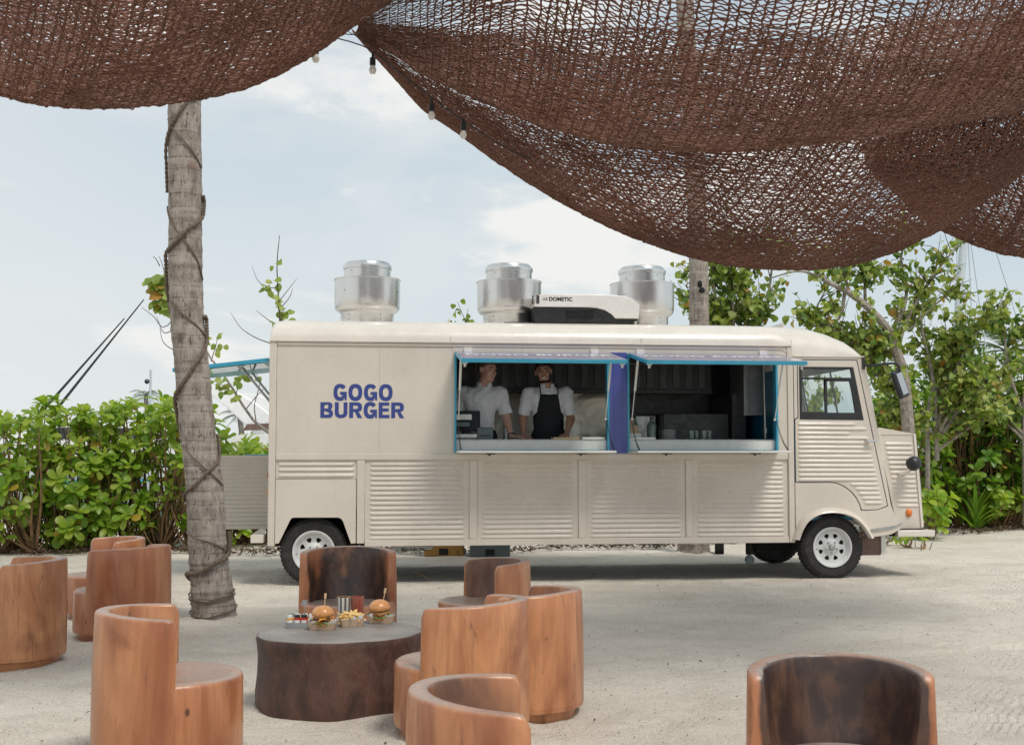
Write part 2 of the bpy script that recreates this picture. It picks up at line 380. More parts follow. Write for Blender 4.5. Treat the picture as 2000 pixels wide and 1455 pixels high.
# leaves
M['leaf_a'] = leaf_mat('shrub_leaf_bright', (.31, .47, .055), (.48, .58, .095), .58, .30)
M['leaf_b'] = leaf_mat('shrub_leaf_mid', (.17, .34, .035), (.30, .45, .06), .53, .30)
M['leaf_c'] = leaf_mat('shrub_leaf_dark', (.08, .21, .026), (.16, .31, .045), .48, .32)
M['leaf_y'] = leaf_mat('shrub_leaf_yellow', (.34, .30, .04), (.50, .30, .05), .4, .4)
M['tree_a'] = leaf_mat('tree_leaf_light', (.33, .42, .09), (.46, .50, .15), .45, .45)
M['tree_b'] = leaf_mat('tree_leaf_mid', (.20, .31, .055), (.33, .42, .09), .42, .45)
M['tree_c'] = leaf_mat('tree_leaf_dark', (.09, .18, .03), (.17, .26, .05), .38, .45)
M['tree_y'] = leaf_mat('tree_leaf_yellow', (.42, .34, .08), (.48, .24, .05), .4, .5)
M['frond'] = leaf_mat('palm_frond', (.05, .11, .02), (.12, .18, .04), .3, .4)

# people
M['skin_a'] = plain('fair_skin', (.60, .34, .26), .5, var=.06, scale=9)
M['skin_b'] = plain('tan_skin', (.46, .25, .17), .5, var=.06, scale=9)
M['hair_a'] = plain('light_brown_hair', (.12, .07, .04), .7, var=.3, scale=60)
M['hair_b'] = plain('black_hair', (.012, .009, .008), .6, var=.3, scale=60)
M['lip'] = plain('lips', (.34, .12, .10), .5)
M['teeth'] = plain('teeth', (.75, .72, .66), .3)
M['eye'] = plain('eyes', (.03, .02, .02), .3)
t = NT('white_cotton'); t.setc(t.mix(t.rng(t.noise(5, 4), .3, .7), (.66, .66, .68), (.76, .76, .78))); t.set(rough=.85); t.bump(t.noise(7, 4, .6, .8), .03, .8); M['cotton'] = t.m
t = NT('black_apron_cloth'); t.setc((.010, .011, .014)); t.set(rough=.85); t.bump(t.noise(7, 3, .5, .6), .02, .7); M['apron'] = t.m
M['trousers'] = plain('dark_trousers', (.02, .02, .025), .85)
M['shoe'] = plain('black_shoes', (.012, .012, .012), .5)

# food and table things
M['kraft'] = plain('kraft_card', (.50, .36, .245), .8, var=.1, scale=20)
M['paper'] = plain('greaseproof_paper', (.72, .71, .68), .7, var=.1, scale=30, bump=.004, bscale=40)
t = NT('burger_bun'); c = t.mix(t.rng(t.noise(30, 5, .6), .3, .7), (.52, .22, .07), (.68, .33, .13)); t.setc(c); t.set(rough=.35, coat=.3, coatr=.25); M['bun'] = t.m
M['patty'] = plain('beef_patty', (.075, .035, .02), .6, var=.5, scale=70, bump=.01, bscale=120)
M['nugget'] = plain('fried_chicken', (.42, .19, .06), .6, var=.4, scale=70, bump=.012, bscale=120)
M['cheese'] = plain('melted_cheese', (.78, .34, .04), .35, var=.08)
M['lettuce'] = plain('lettuce', (.13, .27, .05), .5, var=.4, scale=30)
M['tomato'] = plain('tomato', (.45, .06, .03), .3, var=.2)
M['fries'] = plain('french_fries', (.85, .60, .24), .5, var=.18, scale=30)
M['stick'] = plain('wooden_pick', (.62, .44, .24), .7)
M['terracotta'] = plain('terracotta_glaze', (.30, .075, .05), .28, var=.12, coat=.4)
M['peach'] = plain('glass_rim_amber', (.62, .35, .2), .3)
t = NT('striped_ceramic'); sp = t.n('ShaderNodeSeparateXYZ'); t.l(t.tc.outputs['Object'], sp.inputs[0])
an = t.math('ARCTAN2', sp.outputs[1], sp.outputs[0]); st = t.math('FRACT', t.math('MULTIPLY', t.math('ADD', an, 3.1416), 9 / 6.2832))
t.setc(t.mix(t.rng(st, .52, .56), (.64, .60, .54), (.10, .11, .11))); t.set(rough=.3, coat=.3); M['striped'] = t.m
M['ketchup'] = plain('ketchup', (.45, .02, .015), .3); M['mustard'] = plain('mustard', (.6, .30, .03), .3); M['mayo'] = plain('mayonnaise', (.70, .66, .52), .35)
M['label_w'] = plain('jar_label', (.7, .7, .68), .5); M['green_lab'] = plain('green_cap', (.03, .12, .06), .4)
M['yellow_bin'] = plain('yellow_plastic', (.28, .15, .03), .5, var=.1); M['grey_bin'] = plain('grey_plastic', (.10, .13, .14), .5, var=.1)
M['boat'] = plain('white_gelcoat', (.80, .80, .79), .25, var=.03, coat=.3); M['boat_glass'] = plain('boat_tinted_glass', (.02, .025, .03), .1)
M['mast'] = plain('mast_paint', (.62, .66, .68), .35, var=.05)
t = NT('bottle_glass'); t.setc((.55, .68, .62)); t.set(trans=.8, rough=.08); M['bottle'] = t.m
M['bulb'] = plain('frosted_bulb', (.75, .72, .68), .25, var=.03)
# ------------------------------------------------------------------ where the log chairs stand (built further down; the sand drifts against them)
# face: direction of the open side, 0 = right, 90 = away, 180 = left, 270 = to the camera; dims = radius, back height, seat height
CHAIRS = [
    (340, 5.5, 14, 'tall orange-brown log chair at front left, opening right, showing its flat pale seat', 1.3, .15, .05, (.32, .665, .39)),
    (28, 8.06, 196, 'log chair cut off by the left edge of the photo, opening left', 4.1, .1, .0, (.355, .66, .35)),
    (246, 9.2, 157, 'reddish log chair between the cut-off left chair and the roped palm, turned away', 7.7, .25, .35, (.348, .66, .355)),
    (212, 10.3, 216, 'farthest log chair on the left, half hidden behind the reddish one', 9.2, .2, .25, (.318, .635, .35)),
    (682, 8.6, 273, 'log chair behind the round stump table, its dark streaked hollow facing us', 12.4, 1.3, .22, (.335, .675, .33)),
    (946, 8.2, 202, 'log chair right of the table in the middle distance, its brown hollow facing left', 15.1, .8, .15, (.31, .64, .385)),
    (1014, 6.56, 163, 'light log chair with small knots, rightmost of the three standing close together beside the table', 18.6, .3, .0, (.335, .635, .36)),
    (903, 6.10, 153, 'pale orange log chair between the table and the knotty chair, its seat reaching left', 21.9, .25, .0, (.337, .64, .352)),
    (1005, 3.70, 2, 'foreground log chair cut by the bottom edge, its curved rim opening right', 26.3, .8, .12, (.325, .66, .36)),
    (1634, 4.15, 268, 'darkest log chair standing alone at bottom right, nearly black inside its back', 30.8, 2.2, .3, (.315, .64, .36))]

# ------------------------------------------------------------------ ground and water
def make_ground():
    xs = np.concatenate([[-1500, -400, -120, -40, -16], np.linspace(-9, 10, 420), [16, 40, 120, 400, 1500]])
    ys = np.concatenate([[-300, -60, -10, 0], np.linspace(2, 20, 430), [24, 30, 60, 200, 600, 2500]])
    X, Y = np.meshgrid(xs, ys, indexing='ij')
    def bumps(X, Y, k, s):
        r2 = np.random.default_rng(k); z = 0
        for _ in range(14):
            a = r2.uniform(0, 2 * pi); f = r2.uniform(.6, 1.6) * s
            z = z + np.sin((X * cos(a) + Y * sin(a)) * f + r2.uniform(0, 6))
        return z / 14
    near = ((X > -9.2) & (X < 10.2) & (Y > 1.9) & (Y < 20.2))
    Z = (bumps(X, Y, 1, 1.5) * .010 + bumps(X, Y, 2, 6) * .010 + bumps(X, Y, 3, 14) * .008) * near
    r3 = np.random.default_rng(5)
    for _ in range(420):                                         # footprints and scuffs
        fx, fy = r3.uniform(-6, 8), r3.uniform(3.4, 15); a = r3.uniform(0, pi); dx, dy = X - fx, Y - fy
        m = (np.abs(dx) < .4) & (np.abs(dy) < .4); u = dx[m] * cos(a) + dy[m] * sin(a); v = -dx[m] * sin(a) + dy[m] * cos(a)
        e = (u / .14) ** 2 + (v / .055) ** 2; Z[m] += r3.uniform(.4, 1) * (-.016 * np.exp(-e) + .008 * np.exp(-(np.sqrt(e) - 1.6) ** 2 * 3))
    for x0, y0, a, L in ((-2.2, 12.5, .115, 14), (-2.2, 14.3, .115, 14), (-7, 10.8, .05, 16), (-3, 9.9, -.06, 14), (2, 8.2, .35, 9)):   # old tyre tracks
        u = (X - x0) * cos(a) + (Y - y0) * sin(a); v = -(X - x0) * sin(a) + (Y - y0) * cos(a) + .06 * np.sin(u * .7); k_ = (u > -1) & (u < L)
        Z += k_ * (-.012 * np.exp(-(v / .09) ** 4) + .010 * np.exp(-((np.abs(v) - .15) / .04) ** 2) + .003 * np.exp(-(v / .09) ** 4) * np.sin(u * 55))
    for px_, cy, rr in [((c[0] - 1000) / 2400 * c[1], c[1], c[7][0] * .88) for c in CHAIRS] + [(-.94, 6.78, .435), (-2.467, 10.27, .185), (2.46, 16.76, .2)]:
        d = np.sqrt((X - px_) ** 2 + (Y - cy) ** 2); th = np.arctan2(Y - cy, X - px_)
        Z += .020 * np.exp(-((d - rr - .02) / .06) ** 2) * (.6 + .4 * np.sin(th * 3 + px_ * 9) + .25 * np.sin(th * 7 + cy * 5)); Z -= .010 * np.exp(-((d - rr - .17) / .07) ** 2) * (.5 + .5 * np.sin(th * 2 + cy))
    V = np.stack([X, Y, Z - .006], -1).reshape(-1, 3); n = len(ys)
    I, J = np.meshgrid(np.arange(len(xs) - 1), np.arange(n - 1), indexing='ij'); a = (I * n + J).ravel()
    F = np.stack([a, a + n, a + n + 1, a + 1], -1)
    o = link('ground', np_mesh('ground', V, F, M['sand'])); tag(o, kind='structure')
make_ground()
b = MB(); b.add([(-1500, 25, .02), (1500, 25, .02), (1500, 2400, .02), (-1500, 2400, .02)], [(0, 1, 2, 3)])
tag(b.build('water', M['water']), kind='structure')
# loose coral pebbles over the trodden sand
def pebbles():
    n = 5200; u = rng.random(n); Yp = 3.2 + 15 * u ** 1.2; Xp = (rng.random(n) - .5) * 1.1 * Yp
    s = rng.uniform(.002, .0065, n) * (1 + .5 * (rng.random(n) > .96))
    T = np.array([(1, 0, 0), (-1, 0, 0), (0, 1, 0), (0, -1, 0), (0, 0, .6), (0, 0, -.6)], float)
    FF = np.array([(0, 2, 4), (2, 1, 4), (1, 3, 4), (3, 0, 4), (2, 0, 5), (1, 2, 5), (3, 1, 5), (0, 3, 5)])
    an = rng.uniform(0, 6.28, n); c, d = np.cos(an), np.sin(an)
    P = T[None] * s[:, None, None] * rng.uniform(.7, 1.4, (n, 6, 1))
    Q = np.stack([P[..., 0] * c[:, None] - P[..., 1] * d[:, None] + Xp[:, None], P[..., 0] * d[:, None] + P[..., 1] * c[:, None] + Yp[:, None], P[..., 2] + .004], -1).reshape(-1, 3)
    F = (FF[None] + (np.arange(n) * 6)[:, None, None]).reshape(-1, 3)
    o = link('coral_pebbles', np_mesh('coral_pebbles', Q, F, M['pebble'], False))
    tag(o, 'small broken coral pebbles scattered over the pale sand', 'gravel', kind='stuff')
pebbles()
def litter():
    n = 5200
    x = rng.uniform(-8, 9, n); base = 16.6 + np.where(x > 0, (x / 8.5) * 4.6, 0)
    y = base + rng.exponential(.55, n) - .25 + .25 * np.sin(x * 2.3)
    k2 = 700; x[:k2] = rng.uniform(-5, 7, k2); y[:k2] = 3.4 + 12 * rng.random(k2)
    s = rng.uniform(.02, .06, n); s[:k2] = rng.uniform(.004, .016, k2); an = rng.uniform(0, 6.28, n); ti = rng.uniform(-.6, .6, (n, 2))
    T = np.array([(-1, 0, 0), (0, -.4, .1), (1, 0, 0), (0, .4, .15)], float)
    P = T[None] * s[:, None, None]; c, d = np.cos(an)[:, None], np.sin(an)[:, None]
    Q = np.stack([P[..., 0] * c - P[..., 1] * d + x[:, None], P[..., 0] * d + P[..., 1] * c + y[:, None],
                  P[..., 2] + P[..., 0] * ti[:, :1] + P[..., 1] * ti[:, 1:] + .004 + (s * .3 + rng.uniform(0, .05, n) * (s > .0161))[:, None]], -1).reshape(-1, 3)
    F = (np.array([[0, 1, 2], [0, 2, 3]])[None] + (np.arange(n) * 4)[:, None, None]).reshape(-1, 3)
    o = link('leaf_litter', np_mesh('leaf_litter', Q, F, M['litter'], False))
    tag(o, 'dry brown fallen leaves along the foot of the hedge', 'leaf litter', kind='stuff')
litter()
# ------------------------------------------------------------------ food truck (x along the side, y away from the camera, z up)
TANG = R(6.7); TO = Vector((-2.5, 12.57, 0))
truck = empty('food_truck', TO, TANG)
tag(truck, 'long cream corrugated food truck with two open serving hatches and blue GOGO BURGER lettering', 'food truck')
TM = Matrix.Translation(TO) @ Matrix.Rotation(TANG, 4, 'Z')
def tw(u, v, z): return TM @ Vector((u, v, z))
W = 2.1; FLOOR = .60
def tb(name, mb, mat, **k): return mb.build(name, mat, k.pop('parent', truck), **k)

# roof shell lofted along the truck: rounded eaves, sloping down over the cab
def roof():
    top = [(.015, 2.60), (.03, 2.66), (.07, 2.695), (.15, 2.71), (4.77, 2.712), (5.35, 2.707), (5.58, 2.70), (5.81, 2.685), (6.04, 2.63), (6.24, 2.555), (6.34, 2.49), (6.40, 2.42)]
    n = 34; V = []; F = []
    for k, (u, zt) in enumerate(top):
        zb = 2.50 if u < 5.56 else 2.388; q = max(0, (u - 5.3) / 1.1); vin = .12 * q ** 2
        for j in range(n + 1):
            s = j / n; m = min(s, 1 - s) * 2                       # 0 at an eave, 1 on the ridge
            if m < .42: a = m / .42 * pi / 2; y = .26 * (1 - cos(a)) * .999; z = sin(a)
            else: y = .26 + (m - .42) / .58 * (W / 2 - .26); z = 1.0
            cr = .055 * (1 - ((W / 2 - y) / (W / 2)) ** 2)
            yy = y if s <= .5 else W - y
            yy = vin + yy * (W - 2 * vin) / W
            V.append((u, yy, zb + (zt - zb) * z + cr * min(1, z)))
    for k in range(len(top) - 1):
        for j in range(n): a = k * (n + 1) + j; F.append((a, a + n + 1, a + n + 2, a + 1))
    F.append(tuple(range(n + 1))); F.append(tuple((len(top) - 1) * (n + 1) + j for j in range(n, -1, -1)))
    b = MB(); b.add(V, F)
    tb('roof', b, M['cream_roof'], smooth=50)
roof()
b = MB()                                                       # drip rail under the eave
b.box((.01, -.012, 2.488), (5.555, .03, 2.505)); b.box((5.565, -.01, 2.378), (6.37, .03, 2.392))
tb('drip_rail', b, M['cream'], bevel=.003)
for u in (1.87, 3.9, 5.55):                                    # roof seams
    b = MB(); b.box((u, .262, 2.72), (u + .012, 1.84, 2.7735)); b.box((u, -.002, 2.505), (u + .006, .004, 2.56)); tb('roof_seam', b, M['cream'])
b = MB()
for i in range(26): b.lathe([(0, 2.724), (.009, 2.722), (.010, 2.716)], 6, M=Matrix.Translation((.15 + i * .2, .27, .0045)))
tag(tb('rivet_row', b, M['steel']), kind='stuff')

# frame members
b = MB()
b.box((.013, 0, .40), (.085, .05, 2.49)); tb('corner_post', b, M['cream'], bevel=.008)
b = MB(); b.box((.088, .002, 2.452), (5.50, .04, 2.487)); tb('top_rail', b, M['cream'], bevel=.004)
b = MB(); b.box((.088, .0, 1.274), (5.50, .04, 1.338)); tb('waist_rail', b, M['cream'], bevel=.006)
b = MB(); b.box((.995, .001, .39), (5.50, .04, .456)); tb('bottom_rail', b, M['cream'], bevel=.005)
for u0, u1 in ((.913, .992), (2.073, 2.153), (3.22, 3.302), (4.374, 4.447)):
    b = MB(); b.box((u0, .003, .457 if u0 > 1 else .42), (u1, .04, 1.273)); tb('post', b, M['cream'], bevel=.006)
b = MB(); b.box((5.502, -.004, .39), (5.567, .05, 2.488)); tb('door_post', b, M['cream'], bevel=.008)

def rib(b, u0, u1, z, y=.018, h=.034, d=.012, mat=0):
    """pressed rib: swells gently from above, breaks sharply below"""
    sec = [(.60, 0), (.30, .45), (0, .9), (-.28, 1.0), (-.42, .5), (-.44, 0)]
    st = [(u0, 0.0), (u0 + .012, .55), (u0 + .035, 1), (u1 - .035, 1), (u1 - .012, .55), (u1, 0.0)]
    V = [(u, y - d * q * s, z + h * p * (.35 + .65 * s)) for u, s in st for p, q in sec]; n = len(sec)
    b.add(V, [(i * n + j, i * n + j + 1, (i + 1) * n + j + 1, (i + 1) * n + j) for i in range(5) for j in range(n - 1)], mat)
for u0, u1 in ((.992, 2.073), (2.153, 3.22), (3.302, 4.374), (4.447, 5.502)):
    b = MB(); b.box((u0 + .002, .02, .457), (u1 - .002, .032, 1.273))
    for i in range(16): rib(b, u0 + .05, u1 - .05, 1.232 - i * .0505, .0195)
    tb('corrugated_panel', b, M['cream'])
b = MB(); b.box((.088, .02, 1.086), (.911, .03, 1.273))
for i in range(3): rib(b, .11, .89, 1.232 - i * .057, .0195)
tb('corrugated_panel', b, M['cream'])
b = MB()
b.plate([(.089, 1.078), (.904, 1.078), (.904, .425), (.857, .42), (.80, .575), (.775, .645), (.757, .672), (.728, .687), (.275, .689), (.252, .682), (.235, .655), (.128, .43), (.089, .425)], .004, .03)
tb('wheel_panel', b, M['cream'], bevel=.008)
b = MB()                                                        # dark wheel well and chassis seen under the skirt
b.box((.10, .031, .72), (.90, .42, .74)); b.box((.10, .42, .40), (.90, .43, .74)); b.box((.88, .034, .40), (.895, .42, .73)); b.box((.09, .034, .44), (.10, .42, .73))
tb('wheel_well', b, M['soot'])
b = MB(); b.box((.02, .32, .47), (6.3, 1.78, .50)); b.box((.95, .05, .47), (5.5, .32, .50)); b.box((.05, .55, .36), (6.4, .63, .47)); b.box((.05, 1.47, .36), (6.4, 1.55, .47))
for u in (1.6, 2.8, 4.0, 5.2): b.box((u, .08, .38), (u + .06, 2.0, .468))
tb('chassis', b, M['soot'])
b = MB()
for k in range(7):
    u = 1.38 + .035 * k; b.tube([(u, .35, .40), (u + .02, .35, .33), (u + .05, .4, .32)], .012, 6)
b.tube([(1.3, .3, .37), (1.72, .3, .36)], .018, 8); b.tube([(1.36, .32, .44), (1.36, .32, .28)], .02, 8); b.tube([(1.56, .32, .4), (1.56, .32, .26)], .012, 8)
b.box((1.28, .33, .30), (1.36, .42, .40)); b.box((1.62, .3, .33), (1.70, .36, .39))
tb('waste_pipes', b, M['steel'])
# jockey wheel behind the front axle
b = MB(); b.box((5.13, .30, .24), (5.19, .36, .46)); o = tb('jockey_leg', b, M['soot'])
b = MB(); b.lathe([(.0, -.02), (.045, -.02), (.052, -.012), (.052, .012), (.045, .02), (0, .02)], 20, M=Matrix.Translation((5.165, .33, .185)) @ Matrix.Rotation(R(90), 4, 'X'))
tb('jockey_wheel', b, M['grey_bin'])

# plain upper panels
b = MB(); b.box((.088, .014, 1.339), (1.1352, .034, 2.451)); tb('side_panel', b, M['cream'])
b = MB(); b.box((1.1368, .014, 1.339), (1.896, .034, 2.451)); tb('side_panel', b, M['cream'])
# hatch wall with two openings
b = MB()
b.plate([(1.898, 1.339), (5.50, 1.339), (5.50, 2.451), (1.898, 2.451)], .010, .045,
        holes=[[(1.912, 1.352), (1.912, 2.392), (3.553, 2.392), (3.553, 1.352)], [(3.747, 1.352), (3.747, 2.392), (5.395, 2.392), (5.395, 1.352)]])
tb('hatch_wall', b, M['cream'])
b = MB(); b.plate([(3.556, 1.341), (3.744, 1.341), (3.744, 2.408), (3.556, 2.408)], .004, .009); b.box((3.60, .0, 1.36), (3.606, .004, 2.38)); b.box((3.69, .0, 1.36), (3.696, .004, 2.38))
tb('indigo_mullion', b, M['indigo'])
for u0, u1 in ((1.912, 3.553), (3.747, 5.395)):
    b = MB(); w_ = .022
    b.plate([(u0, 1.352), (u1, 1.352), (u1, 2.392), (u0, 2.392)], -.006, .09, holes=[[(u0 + w_, 1.352 + w_), (u0 + w_, 2.392 - w_), (u1 - w_, 2.392 - w_), (u1 - w_, 1.352 + w_)]])
    tb('hatch_frame', b, M['teal'])
    # counter front seen inside the opening
    b = MB(); b.box((u0 + .024, .05, 1.376), (u1 - .024, .07, 1.474)); tb('counter_front', b, M['ac_white'])
    b = MB(); b.box((u0 + .024, .048, 1.476), (u1 - .024, .62, 1.488)); tb('counter_top', b, M['steel'])
    # lifted flap
    h = Vector((0, -.004, 2.404)); e = Vector((0, -.90, 2.262)); L = (e - h).length; ang = math.atan2(h.z - e.z, h.y - e.y)
    FM = Matrix.Translation((u0 + .006, h.y, h.z)) @ Matrix.Rotation(ang, 4, 'X')
    b = MB(); b.box((0, -L, -.038), (u1 - u0, 0, 0), M=FM); fl = tb('lifted_flap', b, M['teal'], bevel=.003)
    b = MB(); b.box((.008, -L + .006, .0005), (u1 - u0 - .008, -.01, .004), M=FM); tb('flap_skin', b, M['indigo_gloss'], parent=fl)
    fc = bpy.data.curves.new('flap_text', 'FONT'); fc.body = 'GOGO BURGER'; fc.size = .20; fc.align_x = 'CENTER'; fc.align_y = 'CENTER'; fc.offset = .006; fc.space_character = 1.08
    to = bpy.data.objects.new('flap_text_src', fc); col.objects.link(to); bpy.context.view_layer.update()
    me = bpy.data.meshes.new_from_object(to.evaluated_get(bpy.context.evaluated_depsgraph_get())); bpy.data.objects.remove(to)
    me.materials.clear(); me.materials.append(M['white_print'])
    to = link('flap_lettering', me, fl); to.matrix_local = FM @ Matrix.Translation(((u1 - u0) / 2, -L * .5, .0055))
    for q in (.10, .62, .0):
        pass
    for uu in (u0 + .10, u1 - .20):
        b = MB(); b.box((uu, -.014, 2.405), (uu + .085, .009, 2.44)); b.tube([(uu, -.006, 2.408), (uu + .085, -.006, 2.408)], .009, 8); tb('flap_hinge', b, M['ac_white'], bevel=.002)
    # little latch blocks hanging below the outer edge
    for uu in (u0 + .02, u1 - .06):
        b = MB(); b.box((uu, -.86, 2.215), (uu + .05, -.83, 2.235)); b.box((uu + .012, -.855, 2.185), (uu + .034, -.835, 2.216)); tb('latch_block', b, M['ac_white'], bevel=.004)
    # gas struts
    for uu in (u0 + .045, u1 - .045):
        a_ = Vector((uu, -.33, 2.315)); c_ = Vector((uu, -.018, 1.70)); m_ = a_.lerp(c_, .52)
        b = MB(); b.tube([a_, m_], .0125, 10); b.tube([m_, c_], .0055, 8); b.lathe([(0, -.014), (.014, -.008), (.014, .008), (0, .014)], 8, M=Matrix.Translation(c_)); tb('gas_strut', b, M['ac_white'])
    # drop shelf outside and its chains
    b = MB(); b.box((u0 + .02, -.42, 1.346), (u1 - .01, -.008, 1.370)); tb('drop_shelf', b, M['ac_white'], bevel=.004)
    for uu in (u0 + .35, u1 - .35):
        b = MB(); b.box((uu - .05, -.32, 1.332), (uu + .05, -.28, 1.3455)); b.tube([(uu - .01, -.3, 1.334), (uu - .01, -.3, 1.318)], .012, 8); tb('shelf_catch', b, M['black'])
    for uu in (u0 + .04, u1 - .03):
        p0 = Vector((uu, -.02, 1.70)); p1 = Vector((uu + (.0 if uu < (u0 + u1) / 2 else -.0), -.40, 1.372)); n = 17
        b = MB()
        for k in range(n):
            c0 = p0.lerp(p1, k / n); c1 = p0.lerp(p1, (k + 1) / n); sg = Vector((0, 0, -.05 * sin(pi * (k + .5) / n)))
            d = (c1 - c0).normalized(); s_ = Vector((1, 0, 0)) if k % 2 else d.cross(Vector((1, 0, 0)))
            L_ = (c1 - c0).length * .66; cc = (c0 + c1) / 2 + sg
            loop = [cc + d * (L_ * cos(a)) + s_ * (.008 * sin(a)) for a in [2 * pi * q / 8 for q in range(8)]]
            b.tube(loop + [loop[0]], .0025, 4, cap=False)
        tb('shelf_chain', b, M['darksteel'])

# lettering on the side, drawn stroke by stroke like the bold grotesque of the photo
def letter_strokes(ch, w, h, t):
    """closed ribbons (outer, inner) or polygons for one capital of size w x h and stroke t"""
    def arc(cx, cy, rx, ry, a0, a1, n=14, p=2.35):
        o = []
        for i in range(n + 1):
            a = R(a0 + (a1 - a0) * i / n); c_, s_ = cos(a), sin(a)
            o.append((cx + rx * math.copysign(abs(c_) ** (2 / p), c_), cy + ry * math.copysign(abs(s_) ** (2 / p), s_)))
        return o
    H2 = h / 2; r = w / 2
    if ch == 'O': return [(arc(r, H2, r, H2 + .006, 0, 360, 40)[:-1], [arc(r, H2, r - t, H2 - t * .86, 0, 360, 40)[:-1]])]
    if ch == 'G':
        o = arc(r, H2, r, H2 + .006, 35, 325, 30); i = arc(r, H2, r - t, H2 - t * .86, 325, 35, 30)
        return [(o[:-3] + [(w * .80, .022), (w * .83, h * .14), (w * .86, 0), (w, 0), (w, h * .54), (w * .50, h * .54), (w * .50, h * .54 - t * .8), (w - t * .98, h * .54 - t * .8)] + i[1:], [])]
    if ch == 'B':
        o = [(0, 0)] + arc(w - h * .29, h * .275, h * .29, h * .275, -90, 62, 14) + arc(w - h * .30, h * .76, h * .26, h * .24, -48, 90, 14) + [(0, h)]
        return [(o, [[(t, t * .82)] + arc(w - h * .29, h * .285, h * .29 - t, h * .275 - t * .86, -90, 90, 12) + [(t, h * .465)], [(t, h * .60)] + arc(w - h * .31, h * .73, h * .25 - t, h * .13, -90, 90, 12) + [(t, h - t * .82)]])]
    if ch == 'U':
        o = [(0, h)] + arc(r, h * .36, r, h * .366, 180, 360, 26) + [(w, h), (w - t, h)] + arc(r, h * .36, r - t, h * .36 - t * .86, 360, 180, 26) + [(t, h)]
        return [(o, [])]
    if ch == 'R':
        o = [(0, 0), (t, 0), (t, h * .38), (w * .46, h * .38), (w - t * 1.08, 0), (w + t * .08, 0), (w * .72, h * .42)] + arc(w - h * .30, h * .69, h * .30, h * .31, -55, 90, 16) + [(0, h)]
        return [(o, [[(t, h * .38 + t * .8)] + arc(w - h * .31, h * .69, h * .30 - t, h * .31 - t * .84, -90, 90, 12) + [(t, h - t * .82)]])]
    if ch == 'E':
        return [([(0, 0), (w, 0), (w, t * .84), (t, t * .84), (t, h * .42), (w * .92, h * .42), (w * .92, h * .42 + t * .82), (t, h * .42 + t * .82), (t, h - t * .84), (w * .98, h - t * .84), (w * .98, h), (0, h)], [])]
def word(txt, u0, u1, z0, z1):
    ws = dict(G=1.0, O=1.04, B=.95, U=.95, R=.96, E=.82); gap = .13; h = z1 - z0
    tot = sum(ws[c] for c in txt) + gap * (len(txt) - 1); k = (u1 - u0) / tot; x = u0
    for c in txt:
        b = MB()
        for o, hs in letter_strokes(c, ws[c] * k, h, .040): b.plate([(x + p, z0 + q) for p, q in o], .0115, .0138, holes=[[(x + p, z0 + q) for p, q in hh] for hh in hs])
        tb('letter', b, M['letter'], smooth=0); x += (ws[c] + gap) * k
word('GOGO', .665, 1.272, 1.888, 2.052)
word('BURGER', .533, 1.390, 1.706, 1.868)

# ---- cab
def off(pts, d): return [(x + d, z) for x, z in pts]
win = [(5.636, 1.706), (6.352, 1.700), (6.243, 2.272), (5.636, 2.272)]
archp = [(6.385, .43), (6.345, .50), (6.29, .575), (6.21, .645), (6.10, .69), (5.96, .708), (5.82, .69), (5.70, .625), (5.63, .53), (5.585, .42)]
backing = [(5.57, 2.386), (6.37, 2.386), (6.505, 1.62), (6.64, .79), (6.70, .63), (6.73, .55), (6.70, .51), (6.42, .455)] + archp
b = MB(); b.plate(backing, .021, .045, holes=[win]); tb('cab_side_backing', b, M['seamblue'])
doorp = [(5.585, 1.036), (5.95, 1.036), (6.04, 1.026), (6.125, .99), (6.20, .935), (6.255, .87), (6.292, .80), (6.312, .737), (6.36, .733), (6.50, .74), (6.600, .778), (6.283, 2.342), (5.622, 2.342), (5.622, 1.72), (5.585, 1.70)]
b = MB(); b.plate(doorp, .0, .020, holes=[win])
for i in range(13):
    z = 1.655 - i * .0497; ur = 6.285 + (2.342 - z) * .2032 - (.045 if i else .16)
    if i == 2: ur -= .20
    rib(b, 5.605, ur, z, .0)
for i in range(5):
    z = 1.655 - (13 + i) * .0497; ul = (6.18, 6.235, 6.27, 6.31, 6.335)[i]; rib(b, ul, 6.285 + (2.342 - z) * .2032 - .045, z, .0)
dr = tb('cab_door', b, M['cream'], smooth=25, bevel=.004)
b = MB(); b.tube([(6.37, -.045, 1.474), (6.47, -.05, 1.478)], [.017, .011], 10); b.lathe([(.03, 0), (.03, .02), (.016, .045)], 14, M=Matrix.Translation((6.385, 0, 1.472)) @ Matrix.Rotation(R(90), 4, 'X')); tb('door_handle', b, M['chrome'], parent=dr)
frame = [(5.575, 2.386), (6.37, 2.386), (6.505, 1.62), (6.64, .79), (6.70, .63), (6.73, .55), (6.70, .51), (6.42, .455)][::1]
inner = [(5.575, 1.027), (5.95, 1.027), (6.036, 1.017), (6.118, .982), (6.192, .928), (6.246, .864), (6.283, .797), (6.303, .727), (6.36, .724), (6.503, .731), (6.612, .772), (6.292, 2.352), (5.613, 2.352), (5.613, 1.728), (5.575, 1.708)]
b = MB(); b.plate(frame + archp[:-1] + [(5.575, .42)] + inner, .002, .0205); tb('cab_side_skin', b, M['cream'], bevel=.004)
b = MB(); n = len(archp)                                       # flared wheel-arch lip
full = curve_pts([(x, 0, z) for x, z in archp], 30); cx, cz = 5.985, .35; V = []
for p in full:
    d = Vector((p.x - cx, 0, p.z - cz)).normalized()
    for k, (o_, y) in enumerate(((.055, .004), (.05, -.035), (.03, -.07), (.004, -.085), (-.004, -.075), (.0, .02))): V.append((p.x + d.x * o_, y, p.z + d.z * o_))
